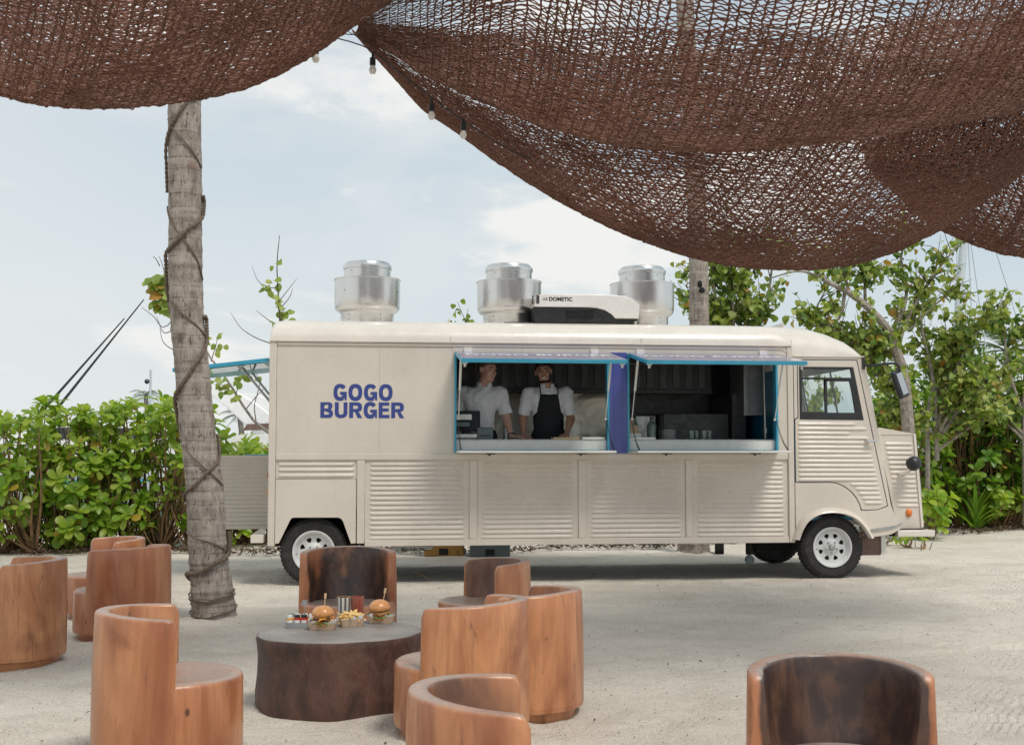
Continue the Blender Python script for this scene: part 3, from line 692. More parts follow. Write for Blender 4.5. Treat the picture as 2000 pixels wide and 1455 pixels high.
b.add(V, [(i * 6 + j, i * 6 + (j + 1) % 6, (i + 1) * 6 + (j + 1) % 6, (i + 1) * 6 + j) for i in range(30) for j in range(6)]); tb('wheel_arch_lip', b, M['cream'], smooth=50)
b = MB(); b.plate([(6.375, .445), (6.50, .455), (6.62, .475), (6.725, .535), (6.735, .60), (6.66, .565), (6.50, .545), (6.375, .528)], -.06, .0)
tb('sill_step', b, M['cream'], bevel=.006)
b = MB(); b.plate([(6.385, .508), (6.50, .522), (6.62, .541), (6.728, .584), (6.736, .601), (6.66, .569), (6.50, .548), (6.385, .532)], -.075, -.061); tb('sill_trim', b, M['steel'])
# window: black frame, panes
b = MB(); hl = [[(5.662, 2.158), (6.224, 2.158), (6.208, 2.248), (5.664, 2.248)], [(5.662, 1.787), (5.916, 1.787), (5.912, 2.137), (5.664, 2.137)], [(5.945, 1.779), (6.256, 1.779), (6.203, 2.117), (5.945, 2.117)]]
b.plate([(x, z) for x, z in win], -.004, .018, holes=hl); wf = tb('window_frame', b, M['black'], parent=truck, bevel=.002)
for q in hl:
    b = MB(); b.plate(q, .006, .011); tb('pane', b, M['glass'], parent=wf, smooth=0)
b = MB(); b.plate([(6.19, 2.13), (6.225, 2.13), (6.30, 1.80), (6.262, 1.80)], -.008, .004); tb('window_catch', b, M['black'], parent=wf)
# far side of cab, front, windscreen, interior
b = MB(); b.plate(backing, 2.055, 2.08, holes=[win]); tb('far_cab_side', b, M['cream'])
b = MB()
for (ua, za, ub, zb_, va, vb) in ((6.37, 2.386, 6.388, 2.28, .046, 2.054), (6.505, 1.62, 6.52, 1.52, .046, 2.054)):
    b.add([(ua, va, za), (ua, vb, za), (ub, vb, zb_), (ub, va, zb_)], [(0, 1, 2, 3)])
for v0, v1 in ((.046, .12), (1.02, 1.08), (1.98, 2.054)): b.add([(6.372, v0, 2.386), (6.372, v1, 2.386), (6.507, v1, 1.62), (6.507, v0, 1.62)], [(0, 1, 2, 3)])
b.add([(6.52, .046, 1.55), (6.52, 2.054, 1.55), (6.74, 2.054, .5), (6.74, .046, .5)], [(0, 1, 2, 3)])
tb('cab_front', b, M['cream'])
b = MB(); b.add([(6.39, .12, 2.28), (6.39, 1.98, 2.28), (6.503, 1.98, 1.62), (6.503, .12, 1.62)], [(0, 1, 2, 3)]); tb('windscreen', b, M['glass'], smooth=0)
b = MB(); b.box((5.57, .05, .62), (6.6, 2.05, .66)); b.box((5.572, .05, .66), (5.60, 1.1, 2.45)); tb('cab_floor', b, M['bluewall'])
for v in (.35, 1.35):
    b = MB(); b.box((5.68, v, .9), (6.1, v + .45, 1.05)); b.box((5.66, v, 1.05), (5.76, v + .45, 1.72)); b.box((5.68, v + .1, 1.73), (5.74, v + .35, 1.92)); tb('cab_seat', b, M['black'], bevel=.04)
b = MB(); b.lathe([(.17, -.012), (.185, 0), (.17, .012), (.16, 0), (.17, -.012)], 24, M=Matrix.Translation((6.2, .55, 1.55)) @ Matrix.Rotation(R(-60), 4, 'Y')); tb('steering_wheel', b, M['black'])
b = MB(); b.box((6.25, .1, 1.35), (6.49, 2.0, 1.52)); tb('dashboard', b, M['black'], bevel=.03)
# nose
nose = [(6.66, 1.625), (7.07, 1.556), (7.14, .53), (6.90, .47), (6.74, .50), (6.60, 1.58)]
b = MB(); b.plate(nose, .30, 1.80)
b.add([(6.506, .021, 1.62), (6.66, .30, 1.62), (6.60, .30, 1.63), (6.505, .05, 1.64), (6.73, .021, .56), (6.86, .30, .50), (6.64, .021, .79), (6.80, .30, .79)], [(0, 1, 7, 6), (6, 7, 5, 4), (0, 3, 2, 1)])
b.box((6.66, .292, 1.548), (7.068, .30, 1.552))
for i in range(14):
    z = 1.445 - i * .0525; rib(b, 6.705 + i * .0098, 7.04 + i * .0052, z, .3)
nz = tb('nose', b, M['cream'], smooth=25, bevel=.006)
b = MB(); b.plate([(7.045, 1.56), (7.072, 1.556), (7.142, .53), (7.115, .52)], .285, .30); tb('nose_edge', b, M['cream_roof'], parent=nz)
b = MB(); b.lathe([(.0, .075), (.03, .073), (.055, .06), (.072, .035), (.078, 0), (.078, -.03), (.070, -.05), (.0, -.055)], 28, M=Matrix.Translation((6.965, .12, 1.232)) @ Matrix.Rotation(R(62), 4, 'X') @ Matrix.Rotation(R(12), 4, 'Y'))
hd = tb('headlight', b, M['black'])
b = MB(); b.tube([(6.95, .16, 1.17), (6.90, .22, 1.12), (6.87, .30, 1.10)], [.014, .016, .020], 8); b.tube([(6.97, .14, 1.17), (6.93, .22, 1.11), (6.90, .30, 1.08)], .006, 6); tb('headlight_bracket', b, M['chrome'], parent=hd)
b = MB(); b.lathe([(0, .03), (.02, .026), (.034, .014), (.038, 0)], 20, M=Matrix.Translation((6.978, .298, .685)) @ Matrix.Rotation(R(90), 4, 'X') @ Matrix.Scale(1.25, 4, (0, 1, 0))); tb('indicator', b, M['orange'])
b = MB(); b.box((6.735, .05, .437), (7.16, .14, .507), M=None); b.box((7.10, .14, .437), (7.17, 1.96, .507)); b.box((6.735, 1.96, .437), (7.16, 2.05, .507)); tb('bumper', b, M['cream_roof'], bevel=.008)
b = MB(); b.box((6.78, .15, .508), (7.10, .30, .512)); b.box((6.70, .12, .44), (6.74, .2, .50)); tb('bumper_bracket', b, M['soot'])
b = MB(); b.box((6.36, .14, .235), (6.575, .16, .452)); tb('mud_flap', b, M['brown_metal']); b = MB(); b.box((6.577, .12, .25), (6.63, .17, .455)); tb('mud_flap_stay', b, M['ac_white'], bevel=.004)
# mirror
b = MB(); b.tube(curve_pts([(6.36, -.01, 2.30), (6.42, -.06, 2.285), (6.56, -.17, 2.30), (6.63, -.21, 2.30), (6.665, -.22, 2.27), (6.672, -.22, 2.22)], 16), .0125, 8); b.box((6.345, -.02, 2.25), (6.372, .0, 2.38)); mr = tb('mirror_arm', b, M['black'])
MMx = Matrix.Translation((6.690, -.22, 2.085)) @ Matrix.Rotation(R(-19), 4, 'Y') @ Matrix.Rotation(R(30), 4, 'Z')
b = MB(); b.box((-.085, -.01, -.155), (.085, .055, .155), M=MMx); mh = tb('mirror_head', b, M['black'], parent=mr, bevel=.035, seg=4)
b = MB(); b.box((-.050, -.0135, -.118), (.050, -.0115, .118), M=MMx); tb('mirror_glass', b, M['mirror'], parent=mr)

# ---- wheels
def wheel(u, v, side, r=.338):
    b = MB(); wd = .205
    prof = [(.20, .07), (.225, .012), (.25, .004), (.30, .0), (.322, .012), (.332, .022), (r, .035), (r, .078), (r - .006, .080), (r - .006, .086), (r, .088), (r, .120), (r - .006, .122), (r - .006, .128), (r, .130), (r, wd - .035), (.322, wd - .012), (.30, wd), (.25, wd - .004), (.20, wd - .03)]
    b.lathe([(a, z) for a, z in prof], 64); k = 64
    for j in range(48):                                        # tread blocks on the shoulders
        a = 2 * pi * j / 48; c_, s_ = cos(a), sin(a)
        for zz in (.022, wd - .045):
            T = Matrix.Rotation(a, 4, 'Z') @ Matrix.Translation((r - .004, 0, zz)); b.box((-.006, -.014, 0), (.008, .014, .022), M=T)
    ty = Matrix.Translation((u, v, .335)) @ (Matrix.Rotation(R(-90), 4, 'X') if side > 0 else Matrix.Rotation(R(90), 4, 'X'))
    o = b.build('wheel', M['rubber'], truck, smooth=30); o.matrix_local = ty
    b = MB()
    b.lathe([(.218, .006), (.212, .0), (.200, .003), (.192, .02), (.180, .032), (.172, .050), (.168, .10), (.176, .11), (.21, .07), (.218, .006)], 64)
    # disc with eight window openings
    N = 8; ring = []
    out = [(.171 * cos(2 * pi * i / 64), .171 * sin(2 * pi * i / 64)) for i in range(64)]; holes = []
    for i in range(N):
        a = 2 * pi * (i + .5) / N
        pts = [(.142, -.19), (.148, 0), (.142, .19), (.120, .19), (.096, 0.02), (.096, -.02), (.120, -.19)]
        holes.append([(q * cos(a + d), q * sin(a + d)) for q, d in pts])
    b.plate(out, 0, .008, holes=holes, M=Matrix.Translation((0, 0, .052)) @ Matrix.Rotation(R(90), 4, 'X'))
    b.lathe([(.095, .0515), (.07, .038), (.05, .030), (.036, .030), (.036, .04), (.09, .062), (.095, .0515)], 32)
    ri = b.build('rim', M['rim'], o, smooth=30)
    b = MB(); b.lathe([(.036, .032), (.034, .012), (.026, .004), (0, .002)], 24)
    for i in range(5):
        a = 2 * pi * i / 5 + .3; b.lathe([(.011, .045), (.011, .018), (.006, .014), (0, .014)], 6, M=Matrix.Translation((.062 * cos(a), .062 * sin(a), 0)))
    b.build('hub', M['steel'], o)
    b = MB(); b.tube([(-.178, .02, .03), (-.165, .02, .012)], .004, 6); b.build('valve', M['black'], o)
    b = MB(); b.lathe([(0, .07), (.165, .07), (.165, .10), (0, .10)], 24); b.build('brake_drum', M['soot'], o)
wheel(.477, .055, 1); wheel(5.989, .02, 1); wheel(.477, W - .055, -1); wheel(5.989, W - .02, -1)

# ---- body shell behind: far side, rear, interior
b = MB(); b.box((.09, 2.03, .40), (5.57, 2.09, 2.50)); tb('far_wall', b, M['cream'])
b = MB(); b.box((.014, .05, .45), (.05, .10, 2.5)); b.box((.014, 2.0, .45), (.05, 2.06, 2.5)); b.box((.05, .05, .46), (.07, 2.03, 2.5)); tb('rear_wall', b, M['cream'])
b = MB(); b.box((.92, .05, FLOOR - .03), (5.56, 2.03, FLOOR)); b.box((.09, .45, FLOOR - .03), (.92, 1.65, FLOOR)); b.box((.09, .05, .76), (.92, .45, .775)); tb('kitchen_floor', b, M['steel'])
b = MB(); b.box((.09, .05, 2.47), (5.56, 2.03, 2.486)); tb('kitchen_ceiling', b, M['darksteel'])
b = MB(); b.box((.075, .05, FLOOR), (.088, 2.03, 2.47)); b.box((.09, .036, .78), (1.89, .049, 2.47)); b.box((1.89, .072, FLOOR), (5.45, .085, 1.35)); tb('kitchen_lining', b, M['steel'])
b = MB(); b.box((5.47, .05, FLOOR), (5.50, 2.03, 2.47)); tb('blue_end_wall', b, M['bluewall'])
b = MB(); b.box((.09, 2.015, FLOOR), (4.05, 2.029, 2.06)); tb('splashback', b, M['ripple'])
b = MB(); b.box((4.052, 2.012, FLOOR), (5.469, 2.029, 2.47)); tb('dark_back_panel', b, M['darksteel'])
b = MB(); b.box((1.2, 1.25, 2.06), (5.02, 2.014, 2.47)); b.box((1.2, 1.22, 2.03), (5.02, 1.249, 2.08)); hd = tb('extractor_hood', b, M['black'], bevel=.004)
for i in range(24):
    b = MB(); x = 1.3 + i * .155; b.box((x, 1.235, 2.10), (x + .075, 1.249, 2.40), M=None); tb('hood_baffle', b, M['darksteel'], parent=hd)
b = MB(); b.tube([(1.25, 1.1, 2.37), (5.0, 1.1, 2.37)], .008, 6); tb('hood_rail', b, M['steel'])
b = MB(); b.box((4.40, 1.1, FLOOR), (5.18, 2.0, 1.80)); fr = tb('fridge', b, M['darksteel'], bevel=.01)
b = MB(); b.box((4.10, 1.35, FLOOR), (4.38, 2.0, 1.78)); tb('oven', b, M['steel'], bevel=.01)
b = MB(); b.box((5.19, 1.0, FLOOR), (5.36, 1.9, 2.03)); tb('steel_column', b, M['darksteel'], bevel=.01)
b = MB(); b.box((5.24, .72, 1.765), (5.468, 1.25, 2.46)); b.box((5.24, .70, 1.80), (5.30, .72, 2.44)); tb('electric_cabinet', b, M['steel'], bevel=.006)
b = MB(); b.tube([(5.39, .45, 2.46), (5.40, .45, 1.50)], .016, 8); b.tube([(5.405, .45, 1.62), (5.405, .45, 1.56)], .026, 10); tb('supply_pipe', b, M['steel'])
b = MB(); b.box((5.452, .3, 2.25), (5.468, .62, 2.36)); tb('notice', b, M['ac_white']); b = MB(); b.box((5.44, .30, 2.32), (5.451, .44, 2.335)); tb('notice_bar', b, M['red'])
b = MB(); b.box((1.7, 1.45, FLOOR), (4.05, 2.0, 1.50)); tb('cooking_line', b, M['steel'], bevel=.01)
b = MB(); b.box((1.0, .62, 2.462), (5.4, .66, 2.469)); tb('ceiling_strip', b, M['ac_white'])

# ---- rear: opened half door, lifted hatch, step, lights
b = MB(); b.box((-1.02, 2.03, .45), (-.03, 2.055, 1.315)); b.box((-1.02, 2.022, 1.285), (-.03, 2.03, 1.315)); b.box((-1.02, 2.022, .45), (-.03, 2.03, .475)); b.box((-.06, 2.022, .475), (-.03, 2.03, 1.285))
for i in range(16): rib(b, -.99, -.065, 1.255 - i * .0495, 2.0298)
rd = tb('rear_door', b, M['cream']); b = MB(); b.box((-.42, 2.02, 1.3155), (-.03, 2.05, 1.327)); tb('door_top_strip', b, M['teal'], parent=rd)
HA = Matrix.Translation((.01, 0, 2.47)) @ Matrix.Rotation(R(-11.5), 4, 'Y')
def hz(u): return 2.36 + u * .115
b = MB()
b.add([(.0, .08, 2.325), (-.97, .08, 2.21), (-.97, 2.02, 2.21 + .035), (.0, 2.02, 2.325 + .02), (.0, .08, 2.285), (-.97, .08, 2.175), (-.97, 2.02, 2.175 + .035), (.0, 2.02, 2.285 + .02)], [(0, 3, 2, 1), (0, 1, 5, 4), (1, 2, 6, 5), (2, 3, 7, 6), (3, 0, 4, 7), (4, 5, 6, 7)])
rh = tb('rear_hatch', b, M['teal'])
b = MB(); b.add([(-.06, .16, 2.276), (-.90, .16, 2.176), (-.90, 1.0, 2.176 + .014), (-.06, 1.0, 2.276 + .009)], [(0, 1, 2, 3)]); tb('hatch_window', b, M['glass'], parent=rh, smooth=0)
for v in (.30, 1.5):
    b = MB(); b.tube([(-.30, v, 2.24 + .012 * v), (.0, v, 1.88)], .013, 8); tb('hatch_strut', b, M['steel'])
b = MB(); b.box((-.16, .06, .43), (-.03, .3, .51)); b.box((-.16, .30, .43), (-.13, 1.6, .51)); tb('rear_step', b, M['cream_roof'], bevel=.004)
b = MB(); b.lathe([(0, .02), (.03, .012), (.035, 0)], 14, M=Matrix.Translation((.012, .09, 1.12)) @ Matrix.Rotation(R(-90), 4, 'Y')); tb('tail_light', b, M['red'])
b = MB(); b.lathe([(0, .02), (.03, .012), (.035, 0)], 14, M=Matrix.Translation((.012, .09, .95)) @ Matrix.Rotation(R(-90), 4, 'Y')); tb('tail_light', b, M['orange'])

# ---- roof: three exhaust fans and the air conditioner
for u, sc_, zb in ((1.004, 1.0, 2.755), (2.589, 1.0, 2.755), (4.118, 1.0, 2.755)):
    b = MB()
    b.lathe([(.298, 0), (.298, .125), (.305, .135), (.335, .150), (.358, .175), (.366, .21), (.368, .30), (.368, .492), (.376, .498), (.376, .508), (.366, .510), (.30, .515), (.266, .516)], 64)
    f = b.build('exhaust_fan', M['alu'], truck, (u, .9, zb)); f.scale = (.985, .985, 1)
    b = MB(); b.lathe([(.262, .508), (.262, .615), (.272, .618), (.276, .648), (.270, .664), (.252, .676), (.247, .690), (.236, .698), (0, .702)], 56); b.build('fan_cap', M['alu'], f)
    b = MB()
    for k in range(10):
        a = 2 * pi * k / 10 + .2
        for rr, zz in ((.369, .36), (.299, .05), (.299, .10), (.263, .59)):
            if k % (3 if zz == .36 else 2): continue
            b.lathe([(0, .005), (.005, .003), (.006, 0)], 6, M=Matrix.Rotation(a, 4, 'Z') @ Matrix.Translation((rr, 0, zz)) @ Matrix.Rotation(R(90), 4, 'Y'))
    tag(b.build('fan_screws', M['darksteel'], f), kind='stuff')
# air conditioner: built from side profile, white shell over black base
def acx(pts, y0, y1, mat): 
    b = MB(); b.plate(pts, y0, y1); return b
bx = 2.795
low = [(bx + .02, 2.752), (bx + 1.10, 2.752), (bx + 1.14, 2.775), (bx + 1.155, 2.812), (bx + .905, 2.812), (bx + .86, 2.86), (bx + .79, 2.90), (bx + .70, 2.922), (bx + .60, 2.928), (bx - .0, 2.928)]
ac = tb('air_conditioner', acx(low, .36, 1.10, 0), M['black'], bevel=.012)
up = [(bx + .005, 2.925), (bx + .60, 2.925), (bx + .70, 2.918), (bx + .785, 2.896), (bx + .855, 2.856), (bx + .90, 2.808), (bx + 1.16, 2.808), (bx + 1.17, 2.95), (bx + 1.10, 3.02), (bx + 1.00, 3.055), (bx + .86, 3.068), (bx + .10, 3.068), (bx + .03, 3.05)]
tb('ac_shell', acx(up, .35, 1.11, 0), M['ac_white'], parent=ac, bevel=.014, seg=3)
for k in range(6):
    b = MB(); b.box((bx + .36, .345, 2.825 + k * .013), (bx + .66, .3585, 2.832 + k * .013)); tb('ac_slat', b, M['grille'], parent=ac)
for k in range(11):
    b = MB(); b.box((bx + .028, .343, 2.962 + k * .0085), (bx + .062, .3495, 2.9665 + k * .0085)); b.box((bx - .004, .39, 2.962 + k * .0085), (bx + .004, .46, 2.9665 + k * .0085)); tb('ac_side_slat', b, M['grille'], parent=ac)
fc = bpy.data.curves.new('ac_text', 'FONT'); fc.body = 'DOMETIC'; fc.size = .058; fc.offset = .0022; fc.space_character = 1.02
to = bpy.data.objects.new('ac_text_src', fc); col.objects.link(to); bpy.context.view_layer.update()
me = bpy.data.meshes.new_from_object(to.evaluated_get(bpy.context.evaluated_depsgraph_get())); bpy.data.objects.remove(to); me.materials.clear(); me.materials.append(M['grille'])
o = link('ac_lettering', me, ac); o.matrix_local = Matrix.Translation((bx + .165, .3485, 2.992)) @ Matrix.Rotation(R(90), 4, 'X')
b = MB(); b.tube([(bx + .098, .3485, 2.998), (bx + .113, .3485, 3.020), (bx + .128, .3485, 2.998)], .004, 6); b.tube([(bx + .134, .3485, 3.028), (bx + .150, .3485, 3.012), (bx + .134, .3485, 2.996)], .004, 6); tb('ac_emblem', b, M['grille'], parent=ac)
b = MB(); b.tube([(bx - .3, .55, 2.765), (bx - .1, .5, 2.762), (bx + .05, .5, 2.77)], .01, 6); tb('ac_cable', b, M['black'], parent=ac)
# ------------------------------------------------------------------ crocheted shade nets
def tube3(A, B, ra, rb):
    """arrays of segments A->B (n,3): three-sided tubes"""
    d = B - A; L = np.linalg.norm(d, axis=1, keepdims=True) + 1e-9; d = d / L
    up = np.where(np.abs(d[:, 2:3]) < .8, np.array([[0, 0, 1.]]), np.array([[1., 0, 0]]))
    n1 = np.cross(d, up); n1 /= np.linalg.norm(n1, axis=1, keepdims=True) + 1e-9; n2 = np.cross(d, n1)
    V = []
    for P, r in ((A, ra), (B, rb)):
        for k in range(3):
            a = 2 * pi * k / 3 + .5; V.append(P + (n1 * cos(a) + n2 * sin(a)) * r)
    V = np.stack(V, 1).reshape(-1, 3); n = len(A); o = (np.arange(n) * 6)[:, None, None]
    F = np.array([[0, 1, 4, 3], [1, 2, 5, 4], [2, 0, 3, 5]])[None] + o
    return V, F.reshape(-1, 4)

def net(name, label, px, py, Yb, near, far, cols, rows, taper, seed, shear=(0, 0), drop=2.0, rt=.0034, wr=.05, lop=.25, hole=1.0):
    """px,py,Yb: lowest line of the hanging swag; near/far = (dy, dz) from that line to the two upper edges;
    taper(s) narrows the swag towards a tied corner"""
    r = np.random.default_rng(seed)
    P = [at(a, b, c) for a, b, c in zip(px, py, Yb)]
    c = np.array([tuple(q) for q in curve_pts(P, 260)]); seg = np.r_[0, np.cumsum(np.linalg.norm(np.diff(c, axis=0), axis=1))]
    s = np.linspace(0, 1, cols + 1); s = s + .4 / cols * np.sin(s * 31 + seed) + .25 / cols * np.sin(s * 67 + seed * 2) + r.normal(0, .12 / cols, cols + 1)
    s = np.clip(s, 0, 1); Bt = np.stack([np.interp(s * seg[-1], seg, c[:, k]) for k in range(3)], -1)
    tp = np.array([taper(x) for x in s])
    tn = near[0] ** 2 + near[1] ** 2; tf = far[0] ** 2 + far[1] ** 2; fr = math.sqrt(tn) / (math.sqrt(tn) + math.sqrt(tf))
    t = np.linspace(-fr, 1 - fr, rows + 1); t = np.where(t < 0, t / fr, t / (1 - fr))
    T, S = np.meshgrid(t, np.arange(cols + 1)); T = T + (.028 * np.sin(S * .23 + T * 9 + seed) + .016 * np.sin(S * .51 - T * 17)) * (1 - T ** 2)
    a = np.abs(T); g = a ** drop
    dy = np.where(T < 0, -near[0], far[0]) * a; dz = np.where(T < 0, near[1], far[1]) * g; dx = np.where(T < 0, shear[0], shear[1]) * a
    k = tp[S]
    X = Bt[S, 0] + dx * k; Y = Bt[S, 1] + dy * k; Z = Bt[S, 2] + dz * k
    # soft folds
    ph = r.uniform(0, 6, 8); sv = s[S]
    wv = sum(np.sin(sv * (5 + 4 * i) + T * (1.5 + .9 * i) + ph[i]) / (1 + i * .6) for i in range(5))
    Z = Z + wr * wv * a * k; Y = Y + wr * .6 * np.sin(sv * 17 + T * 4 + ph[5]) * a * k
    G = np.stack([X, Y, Z], -1) + r.normal(0, .0035, (cols + 1, rows + 1, 3)) * np.minimum(1, k + .15)[..., None]
    segA, segB, ra, rb = [], [], [], []
    def add(A, B, r0, r1):
        segA.append(A.reshape(-1, 3)); segB.append(B.reshape(-1, 3)); n = A.reshape(-1, 3).shape[0]
        ra.append(np.full(n, r0) if np.isscalar(r0) else r0.ravel()); rb.append(np.full(n, r1) if np.isscalar(r1) else r1.ravel())
    # knotted uprights: two strands crossing at every knot
    side = np.zeros_like(G); side[:, :, 0] = .0048
    zz = (np.arange(rows + 1) % 2 * 2 - 1)[None, :, None]
    kk = np.minimum(1, k + .2)[..., None]
    U1 = G + side * zz * kk; U2 = G - side * zz * kk + np.array([0, 0, .003])
    rr = rt * np.minimum(1, k * .8 + .35)
    add(U1[:, :-1], U1[:, 1:], rr[:, :-1] * 1.25, rr[:, 1:] * 1.25); add(U2[:, :-1], U2[:, 1:], rr[:, :-1] * 1.1, rr[:, 1:] * 1.1)
    # rungs: pairs of loops bowing apart between neighbouring uprights
    A_ = G[:-1, :-1]; B_ = G[1:, :-1]; dn = G[:-1, 1:] - G[:-1, :-1]
    for sg, am in ((1, .42), (-1, .30)):
        m = (A_ + B_) / 2 + dn * (sg * am + r.normal(0, .16, A_.shape[:2] + (1,))) + r.normal(0, .004, A_.shape) * kk[:-1, :-1]
        e = dn * (r.uniform(-.25, .25, A_.shape[:2] + (1,)) + lop)
        q = rr[:-1, :-1]
        add(A_, m, q, q); add(m, B_ + e, q, q)
    V, F = tube3(np.concatenate(segA), np.concatenate(segB), np.concatenate(ra)[:, None], np.concatenate(rb)[:, None])
    o = link(name, np_mesh(name, V, F, M['twine'], True)); tag(o, label, 'shade net', 'brown crocheted nets hung overhead as shade')
    return G
# left swag
net('shade_net', 'dense brown net swag in the upper left corner, in front of the roped palm trunk',
    [-420, -200, 0, 100, 200, 300, 400, 500, 600, 700, 770, 830], [60, 120, 182, 202, 208, 202, 188, 163, 113, 45, -5, -60], [6.6] * 12,
    (1.35, .72), (1.3, 1.25), 78, 150, lambda s: min(1, .25 + (1 - s) * 2.2), 3, shear=(.75, -.5), drop=1.6, wr=.04, rt=.0048)
# upper right swag
net('shade_net', 'wide brown net swag across the top right, its open mesh showing sky',
    [700, 780, 850, 1000, 1100, 1200, 1300, 1400, 1500, 1600, 1700, 1800, 1900, 2000, 2150, 2300], [60, 113, 152, 211, 245, 268, 277, 280, 278, 270, 258, 242, 226, 208, 170, 120], [7.6, 7.5, 7.4, 7.2] + [7.0] * 12,
    (1.3, 1.0), (1.6, 1.05), 86, 128, lambda s: min(1, .04 + s * 4.2), 5, shear=(.15, .1), drop=1.9, rt=.0045, wr=.04)
# lower middle swag
net('shade_net', 'deepest brown net swag hanging lowest above the truck cab roof',
    [692, 740, 800, 850, 900, 1000, 1100, 1200, 1300, 1400, 1500, 1600, 1700, 1800, 1900, 2000, 2120, 2260], [64, 112, 170, 220, 250, 320, 383, 436, 477, 508, 523, 525, 508, 462, 392, 308, 190, 60], [7.7, 7.8, 8.0, 8.1, 8.2, 8.4, 8.6] + [8.7] * 11,
    (1.3, 1.15), (1.3, 1.22), 94, 130, lambda s: min(1, .04 + s * 2.6), 8, shear=(.85, -.7), drop=1.75, rt=.0048, wr=.06)
# right hand swag further back
net('shade_net', 'small brown net swag at the right edge, furthest back beside the sailing mast',
    [1700, 1760, 1820, 1880, 1940, 2000, 2080, 2200], [330, 385, 432, 464, 487, 501, 512, 515], [9.6] * 8,
    (1.2, 1.3), (1.3, 1.3), 40, 120, lambda s: min(1, .25 + s * 2.0), 12, shear=(.1, .1), drop=1.7, rt=.0052, wr=.05)

# festoon lights and the support wires at the tied corner
b = MB(); wp = curve_pts([at(560, 40, 7.55), at(652, 73, 7.5), at(690, 84, 7.5), at(728, 101, 7.5), at(790, 150, 7.6), at(844, 192, 7.7), at(905, 236, 7.9), at(1010, 300, 8.2), at(1150, 350, 8.6)], 60)
b.tube(wp, .0045, 6); fest = tag(b.build('festoon_cable', M['black']), 'thin black cable of festoon lights looping under the net corner', 'light cable')
for (x, y, Y, vis) in ((617, 84, 7.52, 'bulb half hidden under the left net edge'), (728, 106, 7.5, 'bulb in a long black holder, hanging free in the sky'), (843, 196, 7.7, 'bulb in a black holder below the middle net edge'), (905, 234, 7.9, 'lowest bulb, tucked against the middle net edge')):
    p = at(x, y, Y); e = empty('festoon_bulb', p)
    tag(e, 'white festoon ' + vis, 'light bulb', 'white festoon bulbs on black holders')
    b = MB(); b.lathe([(0, .012), (.006, .008), (.008, -.02), (.018, -.026), (.019, -.07), (.014, -.076), (0, -.076)], 14); b.build('bulb_holder', M['black'], e)
    b = MB(); b.lathe([(.012, -.070), (.015, -.078), (.023, -.098), (.023, -.108), (.015, -.124), (0, -.129)], 16); b.build('glass_bulb', M['bulb'], e)
b = MB(); b.tube(curve_pts([at(676, 60, 7.6), at(700, 74, 7.6), at(722, 88, 7.6), at(735, 98, 7.7)], 12), .003, 5); b.tube(curve_pts([at(640, 60, 7.6), at(700, 66, 7.6), at(745, 14, 7.4), at(900, -5, 7.0)], 16), .004, 5)
tag(b.build('support_wire', M['darksteel']), 'thin dark wire holding the tied net corner', 'wire')
# ------------------------------------------------------------------ leaves and plants
def leaf_mesh(name, kind, mat, k=1.0, kb=1.0):
    """leaf of unit length along +Y, upper side +Z"""
    if kind == 'spat': w_ = [.05, .10, .17, .25, .29, .22, .0]; ys = [0, .2, .42, .62, .80, .93, 1.0]; fold, bend = .10, .16
    elif kind == 'round': w_ = [.18, .40, .50, .46, .30, .0]; ys = [-.02, .12, .34, .58, .80, 1.0]; fold, bend = .10, .14
    else: w_ = [.022, .036, .038, .028, .0]; ys = [0, .25, .5, .8, 1.0]; fold, bend = .02, .25
    V = []; F = []; bend *= kb; fold *= 1 + (kb - 1) * .8
    for i, (y, q) in enumerate(zip(ys, w_)):
        q *= k
        z = -bend * y * y + .05 * sin(3 * y)
        if q > 0: V += [(-q, y, z + fold * q * 2), (0, y, z), (q, y, z + fold * q * 2)]
        else: V += [(0, y, z)]
    n = len(ys)
    for i in range(n - 2):
        a = i * 3; F += [(a, a + 1, a + 4, a + 3), (a + 1, a + 2, a + 5, a + 4)]
    a = (n - 2) * 3; F += [(a, a + 1, a + 3), (a + 1, a + 2, a + 3)]
    b = MB(); b.add(V, F); return b.mesh(name, mat, 60)
LM = {}
for k in 'abcy': LM['s' + k] = leaf_mesh('leaf', 'spat', M['leaf_' + k]); LM['t' + k] = leaf_mesh('leaf', 'round', M['tree_' + k])
for k in 'abcy': LM['s' + k + '2'] = leaf_mesh('leaf', 'spat', M['leaf_' + k], .78, 2.6); LM['t' + k + '2'] = leaf_mesh('leaf', 'round', M['tree_' + k], .85, 2.8)
LM['g'] = leaf_mesh('blade', 'blade', M['leaf_b'])
def frame(y, up):
    y = y.normalized(); x = y.cross(up)
    if x.length < 1e-4: x = Vector((1, 0, 0))
    x.normalize(); z = x.cross(y); return x, y, z
CAMP = Vector((0, 0, EYE))
